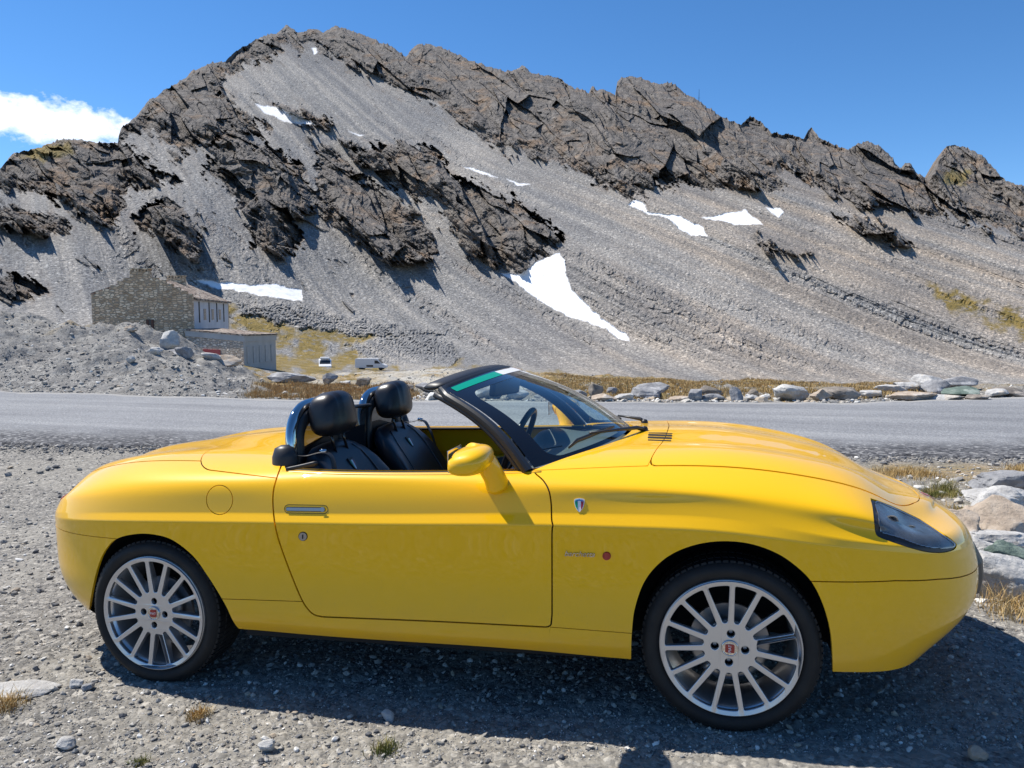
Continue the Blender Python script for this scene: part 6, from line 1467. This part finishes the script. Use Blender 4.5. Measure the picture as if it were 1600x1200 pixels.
# gable as columns of stone, one closed shape
V, F = wall_poly(pts[::-1], .7); mb.add(V, F); gable = mb.build('gable_wall', M_MAS, house)
bm = bmesh.new(); bm.from_mesh(gable.data); bmesh.ops.triangulate(bm, faces=[f for f in bm.faces if len(f.verts) > 4]); bmesh.ops.recalc_face_normals(bm, faces=bm.faces); bm.to_mesh(gable.data); bm.free()
rL = 21.0; ez = zp_(467.5); rz_ = zp_(433.5); sr = pxs_(221)
mb = MB(); V, F = wall_poly([(0, zb_), (.5, zb_), (.5, ez), (0, ez)], rL-.7, .7); mb.add(V, F); fixn(mb.build('side_wall', M_PLAS, house))
mb = MB(); V, F = wall_poly([(Wg-.5, zb_), (Wg, zb_), (Wg, ez+.5), (Wg-.5, ez+.5)], rL-.7, .7); mb.add(V, F); fixn(mb.build('side_wall', M_MAS, house))
mb = MB(); V, F = wall_poly([(0, zb_), (Wg, zb_), (Wg, ez+.4), (sr, rz_-.2), (0, ez)], .5, rL); mb.add(V, F); fixn(mb.build('rear_wall', M_MAS, house))
mb = MB(); V, F = wall_poly([(-.35, ez-.12), (-.35, ez+.12), (sr, rz_+.12), (sr, rz_-.12)], rL-.2, .70); mb.add(V, F); fixn(mb.build('roof_slope', M_ROOF, house))
mb = MB(); V, F = wall_poly([(sr, rz_-.12), (sr, rz_+.12), (Wg+.3, ez+.62), (Wg+.3, ez+.40)], rL-.2, .70); mb.add(V, F); fixn(mb.build('roof_slope', M_ROOF, house))
def chimney(s0, s1, z0, z1, off, th):
    mb = MB(); V, F = wall_poly([(s0, z0), (s1, z0), (s1, z1), (s0, z1)], th, off); mb.add(V, F)
    ns = 6; w = (s1-s0)
    for k in range(ns):
        a = s0+w*(k+.15)/ns; V, F = wall_poly([(a, z1), (a+w*.7/ns, z1), (a+w*.7/ns, z1+.22), (a, z1+.22)], th, off); mb.add(V, F)
    V, F = wall_poly([(s0-.08, z1+.22), (s1+.08, z1+.22), (s1+.08, z1+.36), (s0-.08, z1+.36)], th+.1, off-.05); mb.add(V, F); fixn(mb.build('chimney', M_MAS, house))
chimney(pxs_(237)+.02, pxs_(205.5)-.02, zp_(428.2), zp_(425.2), .02, .75)
chimney(sr-1.1, sr+1.1, rz_-1.2, rz_+.62, 15.5, .8)
def opening(name, x0, y0, x1, y1, mat):
    mb = MB(); V, F = wall_poly([(pxs_(x1), zp_(y1)), (pxs_(x0), zp_(y1)), (pxs_(x0), zp_(y0)), (pxs_(x1), zp_(y0))], .10, -.04); mb.add(V, F); return fixn(mb.build(name, mat, house))
w0 = opening('window', 228, 499, 240.5, 517, M_WIND)
for a, b_ in ((228.6, 232.2), (236.4, 240)):
    mb = MB(); V, F = wall_poly([(pxs_(b_), zp_(517)), (pxs_(a), zp_(517)), (pxs_(a), zp_(499)), (pxs_(b_), zp_(499))], .06, -.10); mb.add(V, F); fixn(mb.build('shutter', M_WOOD, w0)).parent = house
def side_box(name, t0, t1, y0, y1, mat, out=.04, s=0.0):   # on the right-hand side wall; t along the wall in metres, z given
    mb = MB(); V = [gx_*(s-o_)+bk_*t+np.array([0, 0, z]) for o_ in (-.05, out) for t, z in ((t0, y0), (t1, y0), (t1, y1), (t0, y1))]
    mb.add(V, [(0, 1, 2, 3), (4, 5, 6, 7)]+[(i, (i+1) % 4, 4+(i+1) % 4, 4+i) for i in range(4)]); return fixn(mb.build(name, mat, house))
for t_, zt in ((5.5, 2.55), (10., 2.75), (14.5, 2.65)): side_box('window', t_, t_+1.3, ez-2.3, ez-1.0, M_WIND)
for t_ in (3.2, 10., 14.2, 18.): side_box('window', t_, t_+1.2, ez-5.6, ez-4.2, M_WIND)
for t_ in (3.0, 8.4, 13.0, 17.5): side_box('downpipe', t_+.0, t_+.16, ez-2.6, ez-.2, M_WIND, .12)
# annex
M_BLND = pmat('blind_window_render', (.47, .46, .44), rough=.9, var=(2, .2, (.38, .37, .36)))
ca = hp_(381, 78, 0); cb = hp_(291, 83.6, 0); cc_ = hp_(430, 84.5, 0); cd = cb+(cc_-ca)
zt0 = zp_(522.5, 78); ztl = zp_(514, 83.6); ztr = zp_(521, 84.5)
annex = empty('annex', (ca[0], ca[1], zt0-4)); setp(annex, 'low flat-roofed stone annex with a red door in front of the house', 'building'); loc0 = np.array(annex.location)
def quad_prism(c, zt, zb, name, mat, par, infl=0.0):
    ctr = sum(c)/4; V = [x+(x-ctr)/np.linalg.norm((x-ctr)[:2])*infl for x in c]; V = [np.array([v[0], v[1], zb if np.isscalar(zb) else zb[i]]) for i, v in enumerate(V)]+[np.array([v[0], v[1], zt if np.isscalar(zt) else zt[i]]) for i, v in enumerate(V)]
    mb = MB(); mb.add([v-loc0 for v in V], [(0, 1, 2, 3), (4, 5, 6, 7)]+[(i, (i+1) % 4, 4+(i+1) % 4, 4+i) for i in range(4)]); return fixn(mb.build(name, mat, par))
tops = [zt0, ztl, ztl, ztr]
quad_prism([ca, cb, cd, cc_], [z-.75 for z in tops], zt0-5.5, 'wall', M_MAS2, annex)
quad_prism([ca, cb, cd, cc_], [z-.15 for z in tops], [z-.75 for z in tops], 'parapet', M_CONC, annex, .12)
quad_prism([ca, cb, cd, cc_], tops, [z-.15 for z in tops], 'roof_slab', M_ROOF, annex, .25)
def face_box(p, q, u0, u1, z0, z1, name, mat, out=.06):
    nrm = np.array([(q-p)[1], -(q-p)[0], 0]); nrm /= np.linalg.norm(nrm)
    if nrm@(CAM-p) < 0: nrm = -nrm
    a, b_ = p+(q-p)*u0, p+(q-p)*u1; V = [np.array([x[0], x[1], z])+nrm*o_-loc0 for o_ in (-.1, out) for x, z in ((a, z0), (b_, z0), (b_, z1), (a, z1))]
    mb = MB(); mb.add(V, [(0, 1, 2, 3), (4, 5, 6, 7)]+[(i, (i+1) % 4, 4+(i+1) % 4, 4+i) for i in range(4)]); return fixn(mb.build(name, mat, annex))
face_box(cb, ca, .30, .60, zt0-2.4, zt0-1.65, 'door', M_REDD)
face_box(ca, cc_, 0, 1, zt0-5.4, zt0-.78, 'side_face', M_CONC, .02)
for k in range(5): face_box(ca, cc_, .06+k*.19, .06+k*.19+.10, zt0-3.0, zt0-1.25, 'pilaster' if False else 'blind_window', M_BLND, .10)
# ---- two vans in the valley
M_VW = pmat('white_van_paint', (.78, .78, .78), rough=.35, coat=.5); M_VG = pmat('van_glass', (.02, .025, .03), rough=.08); M_VT = pmat('van_tyre', (.02, .02, .02), rough=.8); M_VL = pmat('van_light', (.6, .6, .6), rough=.2)
def van(px, d, zg, L_, W_, H_, heading, label, camper=False):
    c = hp_(px, d, zg); v = empty('van', tuple(c)); setp(v, label, 'van'); v.rotation_euler = (0, 0, heading)
    s = [(-L_/2, .35), (-L_/2, H_*.93), (-L_/2+.12, H_), (L_/2-1.75, H_), (L_/2-1.45, H_-.10), (L_/2-.75, H_*.55), (L_/2-.12, H_*.42), (L_/2, H_*.34), (L_/2, .38)]
    n = len(s); V = [(x, y, z) for y in (-W_/2, W_/2) for x, z in s]
    bm = bmesh.new(); vs = [bm.verts.new(p) for p in V]; bm.faces.new(vs[:n]); bm.faces.new(vs[n:][::-1])
    for i in range(n): bm.faces.new((vs[i], vs[(i+1) % n], vs[n+(i+1) % n], vs[n+i]))
    bmesh.ops.recalc_face_normals(bm, faces=bm.faces); bmesh.ops.bevel(bm, geom=bm.edges[:], offset=.07, segments=2, affect='EDGES'); me = bpy.data.meshes.new('body'); bm.to_mesh(me); bm.free(); me.materials.append(M_VW)
    o = bpy.data.objects.new('body', me); C.objects.link(o); o.parent = v
    def panel(name, pts, m_): mb = MB(); k = len(pts); mb.add(pts+[tuple(np.array(p)*.985) for p in pts], [tuple(range(k))]+[(i, (i+1) % k, k+(i+1) % k, k+i) for i in range(k)]); fixn(mb.build(name, m_, v))
    a, b_ = (L_/2-1.42, H_-.16), (L_/2-.80, H_*.57)
    nx, nz = (a[1]-b_[1]), (b_[0]-a[0]); q = math.hypot(nx, nz); nx, nz = nx/q*.03, nz/q*.03
    panel('windscreen', [(a[0]+nx, -W_*.40, a[1]+nz), (a[0]+nx, W_*.40, a[1]+nz), (b_[0]+nx, W_*.44, b_[1]+nz), (b_[0]+nx, -W_*.44, b_[1]+nz)], M_VG)
    for sd in (-1, 1):
        y = sd*(W_/2+.012); panel('side_window', [(L_/2-1.95, y, H_*.58), (L_/2-1.0, y, H_*.58), (L_/2-1.5, y, H_-.32), (L_/2-1.95, y, H_-.32)], M_VG)
        panel('side_window', [(L_/2-3.3, y, H_*.30), (L_/2-2.2, y, H_*.30), (L_/2-2.2, y, H_*.45), (L_/2-3.3, y, H_*.45)], M_VG)
        panel('headlight', [(L_/2+.012, sd*(W_/2-.42), H_*.30), (L_/2+.012, sd*(W_/2-.12), H_*.30), (L_/2-.0, sd*(W_/2-.12), H_*.38), (L_/2-.0, sd*(W_/2-.42), H_*.38)], M_VL)
        for x in (-L_/2+1.0, L_/2-.95):
            mb = MB(); mb.lathe([(.001, 0), (.2, .0), (.34, .01), (.36, .05), (.36, .2), (.3, .22)], 20, 'y', c=(x, sd*(W_/2-.02)-(.0 if sd < 0 else .2), .36)); fixn(mb.build('wheel', M_VT, v, True))
    if camper:
        mb = MB(); mb.box((-.3, 0, H_+.16), (L_*.55, W_*.75, .30), bev=.08); mb.build('roof_box', M_VW, v)
    return v
right_ang = math.atan2(rgt[1], rgt[0])
van(581, 128, zp_(578, 128), 5.2, 2.0, 1.95, right_ang, 'long white panel van parked side-on in the valley', False)
van(508, 128, zp_(577, 128), 4.8, 2.0, 1.7, right_ang-math.pi/2+.25, 'white camper van facing the camera left of the panel van', True)
# ---- mast on the ridge
p = hp_(1092, 0, 0) if False else None
jm = int(np.argmin(abs(cpx-1092))); P_ = MP[-1, jm]; mast = empty('mast', tuple(P_)); setp(mast, 'thin mast standing on the mountain ridge', 'mast')
dm = D2[-1, jm]; hm = 18*dm/FPX
mb = MB(); mb.tube([(0, 0, -1), (0, 0, hm)], [.12*dm/300, .06*dm/300], 6); mb.build('pole', M_BLK, mast)
mb = MB(); mb.tube([(-.7, 0, hm*.25), (.7, 0, hm*.25)], .05, 5); mb.build('crossbar', M_BLK, mast)
print('all', time.time()-T0)
